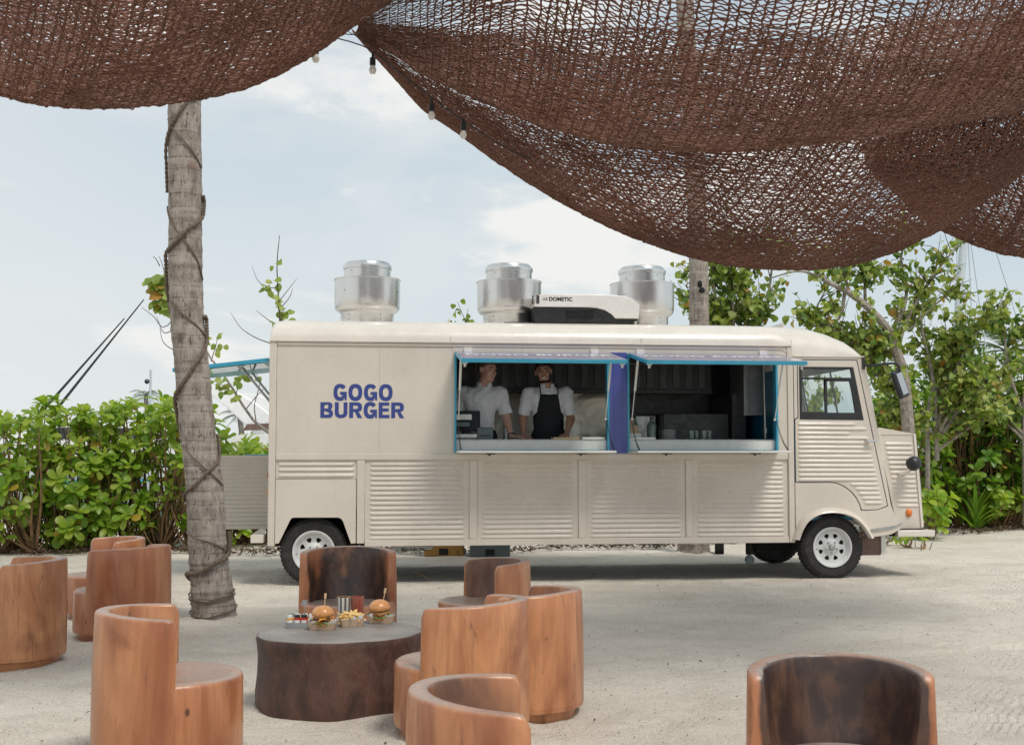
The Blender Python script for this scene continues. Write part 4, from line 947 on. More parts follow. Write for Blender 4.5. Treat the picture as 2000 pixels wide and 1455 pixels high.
def put_leaves(root, leaves, n_ind=300, name='leaf', restname='foliage'):
    """leaves: (pos, dir, up, size, key); the nearest as parts, the others joined"""
    leaves[:] = [(p, d, up, s, key + '2' if key != 'g' and len(key) == 2 and random.random() < .5 else key) for p, d, up, s, key in leaves]
    leaves.sort(key=lambda q: (q[0] - CAMP).length - q[3] * 3)
    for p, d, up, s, key in leaves[:n_ind]:
        x, y, z = frame(d, up); o = bpy.data.objects.new(name, LM[key]); o.parent = root
        m = Matrix(((x.x, y.x, z.x, 0), (x.y, y.y, z.y, 0), (x.z, y.z, z.z, 0), (0, 0, 0, 1)))
        o.matrix_local = Matrix.Translation(p - root.location) @ m @ Matrix.Scale(s, 4); col.objects.link(o)
    rest = leaves[n_ind:]
    if not rest: return
    keys = sorted({q[4] for q in rest}); Vs, Fs, mi, mats, o0 = [], [], [], [], 0
    for ki, key in enumerate(keys):
        me = LM[key]; mats.append(me.materials[0]); tv = np.array([tuple(v.co) for v in me.vertices])
        tf = np.array([list(p.vertices) if len(p.vertices) == 4 else list(p.vertices) + [p.vertices[-1]] for p in me.polygons])
        tri = []
        for p in me.polygons:
            v = list(p.vertices); tri.append(v[:3])
            if len(v) == 4: tri.append([v[0], v[2], v[3]])
        tri = np.array(tri); L = [q for q in rest if q[4] == key]
        A = np.array([np.array([tuple(a) for a in frame(q[1], q[2])]) * q[3] for q in L]); P = np.array([tuple(q[0] - root.location) for q in L])
        V = np.einsum('vk,nkj->nvj', tv, A) + P[:, None]; Vs.append(V.reshape(-1, 3))
        F = tri[None] + (np.arange(len(L)) * len(tv))[:, None, None] + o0; Fs.append(F.reshape(-1, 3)); mi.append(np.full(len(L) * len(tri), ki)); o0 += len(L) * len(tv)
    o = link(restname, np_mesh(restname, np.concatenate(Vs), np.concatenate(Fs), mats, True, np.concatenate(mi)), root); tag(o, kind='stuff')

def rnd(a, b): return random.uniform(a, b)
def rosette(out, p, axis, size, keys, n=11):
    axis = axis.normalized(); a0 = rnd(0, 6)
    x, y, z = frame(axis, Vector((.3, .2, 1)) if abs(axis.z) < .95 else Vector((1, 0, 0)))
    for i in range(n):
        a = a0 + i * 2.4; el = R(12 + 62 * (i / n) + rnd(-8, 8)) * (1 if rnd(0, 1) > .12 else -.4)
        r_ = x * cos(a) + z * sin(a)
        d = r_ * cos(el) + y * sin(el); d = d + Vector((0, 0, -.12)); s = size * rnd(.75, 1.12) * (1 - .25 * i / n)
        key = random.choice(keys)
        if i < 3 and rnd(0, 1) < .10: key = 'sy'
        out.append((p - axis * (.03 * (1 - i / n)), d, (y * 1.0 + r_ * .2), s, key))
def shrub(x, y, wd, h, n, label, keys, group='fleshy-leaved shrubs of the beach hedge', size=.205, low=.16, front=.0, gap=.0):
    root = empty('beach_shrub', (x, y, 0)); tag(root, label, 'shrub', group)
    b = MB(); out = []; m = MB()
    bases = [Vector((x + rnd(-.3, .3) * wd, y + rnd(-.22, .22), -.02)) for _ in range(5)]
    for i in range(n):
        zt = h * (low + (1 - low) * (rnd(0, 1) ** .75)) * rnd(.92, 1.03)
        ang = rnd(0, 2 * pi); rr = math.sqrt(rnd(0.05, 1)) * (.72 + .28 * sin(pi * min(1, zt / h)))
        tip = Vector((x + cos(ang) * rr * wd * .62, y + sin(ang) * rr * .75 - (.15 if zt < h * .5 else 0), zt))
        b0 = random.choice(bases); mid = b0.lerp(tip, .5) + Vector((rnd(-.14, .14), rnd(-.12, .12), rnd(-.14, .03) * h))
        pts = curve_pts([b0, mid, tip], 7); ra = rnd(.009, .016)
        b.tube([p - root.location for p in pts], [ra * 1.3 - ra * .75 * k / 7 for k in range(8)], 5, cap=False)
        ax = (pts[-1] - pts[-2]).normalized() + Vector((cos(ang) * .55, sin(ang) * .55 - .15, .35))
        rosette(out, tip, ax, size * rnd(.85, 1.15), keys if zt > h * .45 else keys[1:] + ['sb'], random.choice((9, 11, 12)))
        if rnd(0, 1) < .55:
            rosette(out, pts[-3] + Vector((rnd(-.08, .08), rnd(-.08, .08), .02)), ax + Vector((rnd(-1, 1), rnd(-1, .3), 0)), size * .8, keys[1:], 8)
    for _ in range(10):
        p0 = random.choice(bases); d = Vector((rnd(-1, 1) * wd * .5, rnd(-.4, .3), rnd(.25, .6) * h))
        b.tube([q - root.location for q in curve_pts([p0, p0 + d * .5 + Vector((0, 0, -.12)), p0 + d], 5)], [.014, .013, .011, .009, .007, .005], 5, cap=False)
    tag(b.build('stems', M['stem'], root), kind='stuff')
    put_leaves(root, out)
G_ = ['sa', 'sa', 'sa', 'sb']; D_ = ['sa', 'sb', 'sb', 'sc']
for (px, Y, wd, h, n, lab) in (
    (-60, 17.0, 1.1, 1.98, 60, 'bright green shrub cut off by the left edge of the photo'),
    (45, 16.7, 1.05, 1.98, 66, 'bright green shrub with spoon-shaped leaves, second from the left edge behind the cut-off log chair'),
    (135, 17.1, 1.05, 2.06, 64, 'bright green shrub with leaf rosettes just below the two slanting outrigger poles'),
    (210, 17.3, 1.0, 2.06, 50, 'green shrub with bare brown stems showing halfway up, left of the roped palm'),
    (285, 17.5, 1.0, 2.16, 46, 'tallest open shrub of the left hedge, its stems showing the white boat behind'),
    (350, 17.4, .95, 2.1, 46, 'green shrub directly left of and behind the roped palm trunk'),
    (452, 18.2, 1.0, 1.60, 50, 'low bright shrub between the palm trunk and the truck above the open rear door'),
    (515, 18.4, .9, 1.58, 46, 'darker green shrub against the rear corner of the truck')):
    p = at(px, 900, Y); shrub(p.x, Y, wd, h, n, lab, G_, low=.14 if px > 190 else .06)
for (px, py, hh, lab) in ((160, 1075, .42, 'lowest green leaf rosette sprawling on the sand at the left hedge foot'), (272, 1062, .45, 'low green rosette in front of the hedge above the far log chairs')):
    p = ground(px, py); shrub(p.x, p.y, .5, hh, 7, lab, G_, low=.5)
for (px, Y, wd, h, n, lab) in (
    (1762, 21.9, 1.3, 3.0, 84, 'tall leafy shrub filling the gap between the cab mirror and the round headlight'),
    (1880, 22.2, 1.4, 3.1, 90, 'tall leafy shrub above the spiky blade-leaved plant'),
    (1985, 22.3, 1.4, 3.2, 90, 'tallest leafy shrub of the right hedge, near the right edge of the photo'),
    (1745, 21.3, 1.3, 2.4, 54, 'dark green shrub directly behind the truck nose'),
    (1850, 22.6, 1.3, 2.6, 64, 'dark glossy shrub right of the round headlight'),
    (1930, 22.8, 1.3, 2.5, 64, 'dark green shrub near the right edge above the spiky agave-like plant'),
    (2010, 22.8, 1.5, 2.7, 64, 'dark green shrub cut by the right edge of the photo'),
    (2110, 23.0, 1.3, 2.5, 20, 'dark shrub beyond the right edge')):
    p = at(px, 900, Y); shrub(p.x, Y, wd, h, n, lab, D_, low=.04, size=.215)
for (px, py, wd, hh, n, lab, sz) in ((1815, 1052, .7, .75, 12, 'bright leafy clump just right of the front bumper', .24), (1950, 1032, .8, .65, 13, 'low shiny green clump at the sand edge right of the blade-leaved plant', .22),
                                 (1790, 1070, .3, .22, 3, 'small green runner on the sand below the bumper', .13), (1712, 1062, .3, .30, 3, 'seedling rooted behind the mud flap', .12)):
    p = ground(px, py); shrub(p.x, p.y, wd, hh, n, lab, G_, size=sz, low=.5)
# blade-leaved plant
p = ground(1905, 1034); root = empty('blade_plant', p); tag(root, 'upright spiky plant with narrow yellow-green blades at the sand edge', 'plant'); out = []
for i in range(34):
    a = rnd(0, 6.3); el = R(rnd(30, 84)); out.append((p + Vector((rnd(-.06, .06), rnd(-.06, .06), 0)), Vector((cos(a) * cos(el), sin(a) * cos(el), sin(el))), Vector((-cos(a), -sin(a), .4)), rnd(.6, 1.05), 'g'))
put_leaves(root, out, name='blade')

# ---- broad-leaved trees
def tree(name, label, base, limbs, keys, size=.12, group='loose green trees behind the truck', twig=8, tr=.07, bare=.12, cat='tree', density=1.0, mat='bark'):
    """limbs: lists of points; each carries side twigs with hanging leaves"""
    root = empty(name, base); tag(root, label, cat, group)
    out = []; tb_ = MB(); tw_ = MB(); root_l = Vector(base)
    for li, (pts, r0, leafy) in enumerate(limbs):
        P = curve_pts(pts, 14); n = len(P)
        lb = MB(); lb.tube([p - root_l for p in P], [r0 * (1 - .72 * k / (n - 1)) for k in range(n)], 8, cap=True)
        lb.build('trunk' if li == 0 else 'limb', M[mat], root)
        if not leafy: continue
        for k in range(int(twig * leafy)):
            q = rnd(.25, 1.0); i = min(n - 2, int(q * (n - 1))); p0 = P[i]
            ax = (P[i + 1] - P[i]).normalized(); d = (ax * rnd(.2, .9) + Vector((rnd(-1, 1), rnd(-.9, .9), rnd(-.25, 1.0)))).normalized()
            L = rnd(.25, .75) * (1.1 - .4 * q); m1 = p0 + d * L * .5 + Vector((rnd(-.05, .05), rnd(-.05, .05), rnd(-.02, .06))); tp = p0 + d * L + Vector((0, 0, rnd(-.05, .12)))
            tp_ = curve_pts([p0, m1, tp], 5); tw_.tube([p - root_l for p in tp_], [.009, .008, .0065, .005, .004, .0025], 4, cap=False)
            if rnd(0, 1) < bare: continue
            nl = int(rnd(7, 14) * density)
            for _ in range(nl):
                f = rnd(.25, 1.05); pp = tp_[min(5, int(f * 5))] + Vector((rnd(-.09, .09), rnd(-.09, .09), rnd(-.08, .07)))
                dd = Vector((rnd(-1, 1), rnd(-1, 1), rnd(-1.2, .25))); key = random.choice(keys)
                if rnd(0, 1) < .035: key = 'ty'
                out.append((pp, dd, Vector((rnd(-.6, .6), rnd(-1, .3), 1)), size * rnd(.6, 1.15), key))
    if tw_.v: tag(tw_.build('twigs', M['twig'], root), kind='stuff')
    put_leaves(root, out)
    return root
def L_(pts, Y, dY=0): return [at(x, y, Y + dY * i / max(1, len(pts) - 1)) for i, (x, y) in enumerate(pts)]
TL = ['ta', 'tb', 'tb', 'tc']; TY = ['ta', 'ta', 'tb', 'tc']
g0 = lambda x, Y: Vector((at(x, 880, Y).x, Y, 0))
def vert(px, Y, y1, lean=0): return [g0(px, Y), at(px + lean * .4, 820, Y), at(px + lean, y1, Y)]
Y = 18.3
tree('hedge_tree', 'leafy light green tree directly behind the truck roof, right beside the far palm trunk', g0(1430, Y), [
    (vert(1430, Y, 620), .06, 0), (L_([(1430, 700), (1400, 600), (1390, 470)], Y, -.3), .035, 3.6), (L_([(1430, 720), (1450, 600), (1470, 480)], Y, .2), .035, 3.8),
    (L_([(1430, 720), (1490, 620), (1508, 520), (1512, 460)], Y), .03, 1.6), (L_([(1430, 700), (1370, 620), (1345, 520)], Y, .5), .028, 2.6), (L_([(1435, 700), (1430, 560), (1425, 450)], Y, -.5), .03, 3.4), (L_([(1430, 690), (1460, 640), (1490, 600)], Y, -.4), .025, 3.2), (L_([(1425, 690), (1390, 640), (1360, 610)], Y, -.4), .025, 2.2)], TL, .115, density=.9, twig=8)
Y = 19.0
tree('hedge_tree', 'tree with a thick bent grey trunk arching left above the cab mirror', g0(1775, Y), [
    (L_([(1790, 1000), (1775, 850), (1765, 740), (1752, 690), (1738, 650), (1700, 605), (1655, 570), (1610, 548)], Y, -.6), .115, .9), (L_([(1650, 570), (1610, 545), (1560, 530), (1500, 545)], Y, -.6), .03, .5),
    (L_([(1752, 690), (1765, 640), (1790, 590), (1830, 530), (1870, 480)], Y), .04, 3.2), (L_([(1740, 650), (1770, 580), (1760, 500), (1790, 440)], Y, .3), .035, 2.9), (L_([(1690, 600), (1690, 540), (1700, 480)], Y), .03, 3.6),
    (L_([(1650, 570), (1640, 620), (1600, 640), (1570, 620)], Y, -.5), .03, 3.6), (L_([(1660, 575), (1640, 520), (1600, 500)], Y, .3), .03, 3.2), (L_([(1700, 640), (1660, 670), (1630, 660)], Y, .2), .025, 3.6),
    (L_([(1750, 690), (1700, 680), (1680, 640)], Y, -.4), .025, 3.4), (L_([(1765, 740), (1720, 740), (1700, 700)], Y, -.3), .025, 3.2), (L_([(1740, 650), (1780, 640), (1820, 600), (1870, 570), (1905, 590)], Y), .025, 1.8), (L_([(1580, 640), (1600, 590), (1625, 545)], Y), .02, .6)], TY, .118, density=.85)
Y = 19.6
tree('hedge_tree', 'yellowish leafy tree behind the truck nose, right of the bent trunk', g0(1800, Y), [
    (vert(1808, Y, 760, 12), .05, .0), (L_([(1830, 900), (1825, 760), (1800, 640), (1790, 560)], Y), .04, 3.6), (L_([(1825, 850), (1860, 740), (1900, 660), (1960, 590)], Y, -.3), .035, 4.2), (L_([(1830, 860), (1900, 770), (1990, 720), (2050, 700)], Y), .03, 4.6),
    (L_([(1825, 850), (1770, 790), (1740, 740)], Y, -.4), .03, 4.4), (L_([(1825, 800), (1840, 720), (1850, 650)], Y, .3), .03, 4.0), (L_([(1825, 860), (1860, 800), (1900, 760)], Y, -.5), .03, 4.2), (L_([(1815, 840), (1770, 840), (1735, 810)], Y, -.5), .03, 2.8), (L_([(1830, 880), (1900, 830), (1950, 800)], Y, -.4), .03, 3.6), (L_([(1830, 760), (1870, 700), (1880, 640)], Y, .3), .03, 3.2)], TY, .118, density=.85)
Y = 21.5
tree('hedge_tree', 'green tree at the right edge of the photo below the last net', g0(2010, Y), [
    (vert(2000, Y, 760), .06, 0), (L_([(2000, 820), (1970, 720), (1960, 650), (1945, 640)], Y), .035, 2.8), (L_([(2000, 820), (2020, 700), (2000, 630)], Y), .035, 4.2), (L_([(2000, 850), (1940, 780), (1910, 720)], Y), .03, 3.8), (L_([(2000, 860), (2060, 760), (2100, 700)], Y), .03, 2.6), (L_([(2000, 860), (1960, 820), (1930, 790)], Y), .03, 3.4)], TL, .125, density=.85)
# thin saplings left of and behind the truck
Y = 16.6
tree('sapling', 'thin upright sapling with few leaves sticking up behind the rear corner of the truck roof', g0(552, Y), [
    (L_([(556, 1010), (550, 700), (545, 600), (541, 520), (546, 460)], Y), .016, 0), (L_([(546, 640), (552, 610), (560, 600)], Y), .006, .0)], TL, .10, 'sparse saplings beside the truck', mat='twig')
def add_leaf_cluster(root, pts, n, Y, size, keys=('ta', 'tb')):
    out = []
    for (x, y) in pts:
        for _ in range(n):
            p = at(x + rnd(-9, 9), y + rnd(-9, 9), Y + rnd(-.12, .12)); out.append((p, Vector((rnd(-1, 1), rnd(-1, .4), rnd(-1.1, .2))), Vector((rnd(-.5, .5), -1, .8)), size * rnd(.7, 1.2), random.choice(keys)))
    for i, (p, d, up, s, key) in enumerate(out):
        x, y, z = frame(d, up); o = bpy.data.objects.new('leaf', LM[key]); o.parent = root
        m = Matrix(((x.x, y.x, z.x, 0), (x.y, y.y, z.y, 0), (x.z, y.z, z.z, 0), (0, 0, 0, 1)))
        o.matrix_local = Matrix.Translation(p - root.location) @ m @ Matrix.Scale(s, 4); col.objects.link(o)
sap = [o for o in bpy.data.objects if o.name == 'sapling'][0]
add_leaf_cluster(sap, [(512, 560), (525, 566), (540, 550), (536, 520), (548, 590), (560, 605), (545, 612), (566, 618), (541, 628), (553, 630)], 3, Y, .10)
b = MB()
for q in ([(543, 560), (530, 562), (505, 550), (492, 520)], [(544, 590), (560, 570), (580, 544)], [(545, 640), (520, 622), (500, 606)], [(550, 600), (566, 580), (572, 562)]): b.tube([p - sap.location for p in curve_pts(L_(q, Y), 8)], [.007, .0065, .006, .0055, .005, .0045, .004, .003, .002], 5, cap=False)
tag(b.build('twigs', M['twig'], sap), kind='stuff')
Y = 17.3
t2 = tree('sapling', 'leaning bare-branched sapling seen through the gap between palm and truck', g0(545, Y), [
    (L_([(560, 1010), (545, 870), (522, 844), (490, 815), (455, 760), (428, 720), (405, 690), (385, 640), (345, 600)], Y), .026, 0)], TL, .10, 'sparse saplings beside the truck', mat='bark')
add_leaf_cluster(t2, [(424, 660), (430, 672), (417, 668), (421, 690), (412, 745), (430, 752), (438, 762), (446, 762), (462, 735), (470, 742), (474, 728), (485, 733), (452, 770), (463, 772), (496, 736), (440, 745)], 3, Y, .095)
add_leaf_cluster(t2, [(298, 545), (310, 550), (322, 545), (320, 570), (310, 592), (322, 598), (331, 580), (305, 562)], 8, Y, .15, ('ta', 'tb', 'ta', 'tb', 'tb', 'ty'))
b = MB()
for q in ([(452, 765), (440, 756), (420, 745)], [(460, 775), (466, 750), (476, 728)], [(412, 706), (420, 680), (428, 650)], [(500, 822), (497, 790), (508, 745), (494, 725)], [(480, 800), (500, 775), (520, 755)], [(527, 670), (500, 660), (470, 640), (450, 610)],
          [(345, 600), (330, 575), (318, 520), (310, 500)], [(350, 610), (320, 640), (300, 618), (276, 600)], [(345, 640), (320, 650), (306, 618)], [(350, 690), (320, 670), (312, 640)], [(312, 520), (304, 505), (298, 502)]): b.tube([p - t2.location for p in curve_pts(L_(q, Y), 8)], [.008, .0075, .007, .0065, .006, .005, .0045, .004, .0025], 5, cap=False)
tag(b.build('twigs', M['twig'], t2), kind='stuff')
tree('sapling', 'low leafy sapling top just showing over the truck roof between the two left fans', g0(905, 17), [(L_([(905, 1000), (905, 700), (902, 652)], 17), .015, 0), (L_([(903, 670), (900, 655), (896, 648)], 17), .008, .3), (L_([(903, 670), (918, 650), (930, 640)], 17), .008, .3)], TL, .09, 'sparse saplings beside the truck', mat='twig')

# ---- palms
def palm(name, label, centre, radii, top, crown=1.0, rings=True, nf=15, cat='palm tree', seed=1, group=None):
    root = empty(name, centre[0]); tag(root, label, cat, group); rr = random.Random(seed)
    P = curve_pts(centre, NS := (240 if centre[-1][2] > 9 else 110)); rad = np.interp(np.linspace(0, 1, NS + 1), np.linspace(0, 1, len(radii)), radii)
    b = MB(); V = []; n = 28; base = Vector(centre[0])
    for i, p in enumerate(P):
        zz = p.z; k = 1.0
        if rings: ph = (zz * 8.5 + .3 * sin(zz * 5)) % 1; k = 1 + .05 * (1 - ph) ** 3 - .015
        for j in range(n):
            a = 2 * pi * j / n; q = k * (1 + .018 * sin(3 * a + zz * 7) + .012 * sin(7 * a + zz * 23) + rr.uniform(-.008, .008))
            V.append((p.x - base.x + rad[i] * q * cos(a), p.y - base.y + rad[i] * q * sin(a), zz - base.z))
    b.add(V, [(i * n + j, i * n + (j + 1) % n, (i + 1) * n + (j + 1) % n, (i + 1) * n + j) for i in range(NS) for j in range(n)])
    b.build('trunk', M['palm_bark'], root, smooth=60)
    tp = P[-1] - base
    for f in range(nf):
        a = 2 * pi * f / nf + rr.uniform(-.2, .2); el = rr.uniform(.1, 1.15); L = rr.uniform(2.3, 3.1) * crown; fb = MB()
        d = Vector((cos(a), sin(a), 0)); pts = []
        for i in range(12):
            s = i / 11; pts.append(tp + d * (L * s * cos(el * (1 - .4 * s))) + Vector((0, 0, L * (s * sin(el) - 1.0 * s * s * (.55 + .25 * (1.2 - el))))))
        fb.tube(pts, [.028 * crown * (1 - .8 * i / 11) for i in range(12)], 5, cap=False)
        for i in range(1, 11):
            for sub in (0, .5):
                p = pts[i].lerp(pts[i + 1], sub) if i < 11 else pts[i]; ax = (pts[min(11, i + 1)] - pts[i - 1]).normalized(); sd = ax.cross(Vector((0, 0, 1))).normalized()
                for sg in (-1, 1):
                    l = crown * .62 * sin(pi * (i + sub) / 12) + .1; q = (sd * sg + ax * .7 + Vector((0, 0, -.45))).normalized(); w_ = ax * .022 * crown
                    fb.add([p - w_, p + w_, p + q * l * .6 + w_ * .8, p + q * l * .6 - w_ * .8, p + q * l + Vector((0, 0, -.12 * l))], [(0, 1, 2, 3), (3, 2, 4)])
        fb.build('frond', M['frond'], root, smooth=0)
    return root
pc = [(-2.467, 10.27, -.03), (-2.470, 10.27, .06), (-2.484, 10.27, .185), (-2.50, 10.27, .354), (-2.519, 10.27, .522), (-2.541, 10.27, .809), (-2.572, 10.27, 1.183), (-2.613, 10.27, 1.464), (-2.66, 10.27, 1.84), (-2.688, 10.27, 2.124), (-2.729, 10.27, 2.503), (-2.752, 10.27, 2.884), (-2.754, 10.27, 3.267), (-2.769, 10.27, 3.749), (-2.78, 10.27, 4.379), (-2.80, 10.29, 5.4), (-2.9, 10.32, 7.6), (-3.1, 10.3, 10.2), (-3.4, 10.3, 12.8)]
pr = [.185, .182, .176, .166, .158, .157, .153, .147, .144, .142, .139, .142, .138, .140, .136, .132, .125, .12, .12]
pal = palm('palm_tree', 'grey ringed palm trunk wound with rope, standing in the sand left of the truck', [Vector(q) for q in pc], pr, 0)
# ropes and old vines wound round the trunk
def wind(zs, r_rope, turns_a, jitter=.01):
    P = curve_pts([Vector(q) for q in pc], 240); zz = [p.z for p in P]; rad = np.interp(np.linspace(0, 1, 241), np.linspace(0, 1, len(pr)), pr); out = []
    m = len(zs) - 1
    for i in range(24 * m + 1):
        f = i / 24; k = min(int(f), m - 1); t = f - k; z = zs[k][1] * (1 - t) + zs[k + 1][1] * t; a = zs[k][0] * (1 - t) + zs[k + 1][0] * t
        cx = np.interp(z, zz, [p.x for p in P]); cy = np.interp(z, zz, [p.y for p in P]); r_ = np.interp(z, zz, rad) * 1.03 + r_rope * .8
        out.append(Vector((cx + r_ * cos(R(a)), cy + r_ * sin(R(a)), z + jitter * sin(a * .07))) - Vector(pc[0]))
    return out
# angle 180 = left silhouette, 270 = facing the camera, 360 = right silhouette
for zs, r_ in (([(150, .30), (180, .335), (270, .40), (350, .53), (372, .62), (390, .68)], .020), ([(180, .95), (270, 1.12), (350, 1.33), (366, 1.45), (400, 1.5)], .014), ([(165, 1.55), (180, 1.72), (270, 1.98), (352, 2.30), (366, 2.46), (352, 2.5)], .017),
               ([(150, 2.42), (180, 2.75), (182, 2.95), (270, 3.14), (352, 3.35), (365, 3.46), (352, 3.52)], .017), ([(175, 3.55), (181, 3.8), (240, 4.1), (300, 4.3), (350, 4.42), (420, 4.6)], .015)):
    b = MB(); b.tube(wind(zs, r_, 0), [r_ * (.9 + .2 * sin(i * 1.7)) for i in range(24 * (len(zs) - 1) + 1)], 8); b.build('vine_rope', M['rope'], pal)
for zs in ([(200, .70), (270, .64), (352, .55)], [(165, .20), (270, .14), (372, .22), (520, .18)], [(165, .16), (270, .125), (370, .19)], [(170, .05), (270, .012), (370, .09), (520, .06)], [(225, 1.42), (290, 1.22), (352, 1.08)], [(220, 2.62), (290, 2.45), (352, 2.33)],
           [(190, 3.42), (240, 3.25), (330, 2.95), (356, 2.8)], [(215, 4.15), (270, 3.98), (352, 3.75)]):
    b = MB(); b.tube(wind(zs, .006, 0, .004), .0065, 6); b.build('thin_cord', M['rope'], pal)
palm('palm_tree', 'second palm trunk rising behind the truck roof, with a dark scar', [Vector((2.46, 16.76, -.03)), Vector((2.47, 16.76, .5)), Vector((2.50, 16.76, 1.5)), Vector((2.56, 16.76, 3.0)), Vector((2.56, 16.76, 4.0)), Vector((2.50, 16.7, 5.6)), Vector((2.38, 16.6, 7.6)), Vector((2.3, 16.6, 9.6))], [.23, .16, .145, .135, .130, .128, .12, .11], 0, seed=3)
b = MB(); b.lathe([(0, .02), (.02, .018), (.035, 0)], 10, M=Matrix.Translation((.10, -.128, 3.66)) @ Matrix.Rotation(R(90), 4, 'X') @ Matrix.Scale(1.6, 4, (0, 1, 0))); b.lathe([(0, .02), (.03, .015), (.045, 0)], 10, M=Matrix.Translation((.125, -.125, 3.58)) @ Matrix.Rotation(R(90), 4, 'X'))
p2 = [o for o in bpy.data.objects if o.name == 'palm_tree.001'][0]; b.build('bark_scar', M['soot'], p2)
b = MB(); b.tube([(0, 0, 0), (.12, -.02, .0)], .085, 12); o = b.build('fallen_log', M['soot'], None, (2.72, 16.6, .075)); tag(o, 'dark round log end lying beside the foot of the second palm under the truck', 'log')
# distant palms across the marina
for i, (px, py, Y, c, lab) in enumerate(((517, 790, 75, .8, 'distant palm tuft nearest the truck rear corner over the white boat'), (468, 812, 80, .6, 'distant palm tuft in the middle of the gap between roped palm and truck'), (285, 772, 95, .55, 'tiny distant palm poking above the left hedge by the light pole'), (1965, 685, 60, 1.5, 'distant palm crown above the trees near the right edge'))):
    p = at(px, py, Y); palm('distant_palm', lab, [Vector((p.x, Y, 0)), Vector((p.x + .2, Y, p.z * .5)), Vector((p.x, Y, p.z))], [.25, .2, .16], 0, crown=c, rings=False, nf=13, seed=20 + i, group='distant palms across the marina')
# far bank of shrubs
def bank():
    n = 9000; x = rng.uniform(-26, -8, n); y = rng.uniform(66, 72, n); z = rng.uniform(0, 1, n) ** .8 * (2.6 + .8 * np.sin(x * .9) + .4 * np.sin(x * 3.1))
    s = rng.uniform(.12, .3, n); T = rng.normal(0, 1, (n, 4, 3)); T /= np.linalg.norm(T, axis=2, keepdims=True)
    V = (np.stack([x, y, z], -1)[:, None] + T * s[:, None, None]).reshape(-1, 3); F = np.arange(n * 4).reshape(-1, 4)
    o = link('far_bank_shrubs', np_mesh('far_bank_shrubs', V, F[:, :3], [M['tree_y'], M['tree_b'], M['tree_a']], False, rng.integers(0, 3, n))); tag(o, 'hazy yellow-green scrub on the far side of the marina', 'shrubs', kind='stuff')
bank()
# ------------------------------------------------------------------ boats in the marina
def hull(b, L, Bm, H, y=0, mat=0):
    st = []; n = 16
    for i in range(n + 1):
        s = i / n; w_ = Bm / 2 * (1 - max(0, (s - .45) / .55) ** 2.2); sh = H * (1 + .22 * s * s)
        st.append([(s * L, -w_, sh), (s * L, -w_ * .9, sh * .45), (s * L, -w_ * .55, 0), (s * L, w_ * .55, 0), (s * L, w_ * .9, sh * .45), (s * L, w_, sh)])
    V = [p for r_ in st for p in r_]; F = [(i * 6 + j, (i + 1) * 6 + j, (i + 1) * 6 + j + 1, i * 6 + j + 1) for i in range(n) for j in range(5)] + [(i * 6 + 5, (i + 1) * 6 + 5, (i + 1) * 6, i * 6) for i in range(n)] + [(0, 1, 2, 3, 4, 5)]
    return b.add(V, F, mat)
yt = empty('motor_yacht', (-4.85, 29.5, .02), R(180)); tag(yt, 'white motor yacht moored behind the left hedge with two slanting outrigger poles', 'yacht')
b = MB(); hull(b, 13, 4, 1.35); b.build('hull', M['boat'], yt)
def side(pts, y0, y1, nm, mt, par=yt, **k):
    b = MB(); b.plate(pts, y0, y1); return b.build(nm, M[mt], par, **k)
side([(-.2, 1.36), (6.2, 1.38), (5.2, 1.68), (.0, 1.72)], -1.6, 1.6, 'deck_house', 'boat', bevel=.05)
for y in (-1.62, 1.5):      # swept arch sides seen through the gap
    side([(.15, 1.74), (1.0, 1.74), (1.65, 2.35), (2.15, 2.72), (2.05, 2.80), (1.55, 2.78), (1.05, 2.5), (.6, 2.15)], y, y + .14, 'radar_arch', 'boat', bevel=.03)
side([(1.9, 1.70), (5.0, 1.70), (4.1, 2.0), (2.6, 2.05)], -1.3, 1.3, 'cabin', 'boat', bevel=.05)
side([(2.5, 1.76), (4.7, 1.76), (4.1, 1.94), (2.7, 1.96)], -1.315, -1.302, 'cabin_window', 'boat_glass'); side([(2.5, 1.76), (4.7, 1.76), (4.1, 1.94), (2.7, 1.96)], 1.302, 1.315, 'cabin_window', 'boat_glass')
side([(.15, 1.86), (1.25, 1.80), (1.15, 1.95), (.35, 1.98)], 1.645, 1.66, 'side_window', 'brown_metal')
for (a, c) in (((103, 780), (243, 622)), ((130, 775), (281, 585))):
    p = at(a[0], a[1], 29.5); q = at(c[0], c[1], 29.5); Mi = Matrix.Translation((-4.85, 29.5, .02)) @ Matrix.Rotation(R(180), 4, 'Z'); Mi.invert()
    lo = p + (p - q) * .22; b = MB(); b.tube([Mi @ lo, Mi @ p, Mi @ q], [.04, .035, .014], 6); b.build('outrigger_pole', M['black'], yt)
b = MB()
for k in range(5): b.tube([(-.6 - .3 * k, 1.5, 1.2), (-1.4 - .3 * k, 1.4, 2.1)], .018, 5)
b.tube([(-.5, 1.5, 1.6), (-2.4, 1.5, 2.0)], .02, 5); b.tube([(-.4, 1.5, 2.05), (-2.4, 1.5, 1.5)], .02, 5); b.build('stern_rails', M['mast'], yt)
y2 = empty('moored_boat', (-14, 26.8, .02), 0); tag(y2, 'low white boat hull glimpsed through the left hedge stems', 'boat')
b = MB(); hull(b, 9.5, 2.6, 1.45); b.build('hull', M['boat'], y2); side([(3.4, 1.5), (7.2, 1.55), (6.3, 1.9), (3.7, 1.95)], -.9, .9, 'wheelhouse', 'boat', y2, bevel=.04); side([(3.8, 1.58), (6.8, 1.62), (6.2, 1.82), (3.9, 1.84)], -.915, -.902, 'wheelhouse_window', 'boat_glass', y2)
b = MB(); b.plate([(.2, .62), (8.6, .74), (8.6, .80), (.2, .68)], -1.33, -1.25); b.build('hull_stripe', M['teal'], y2)
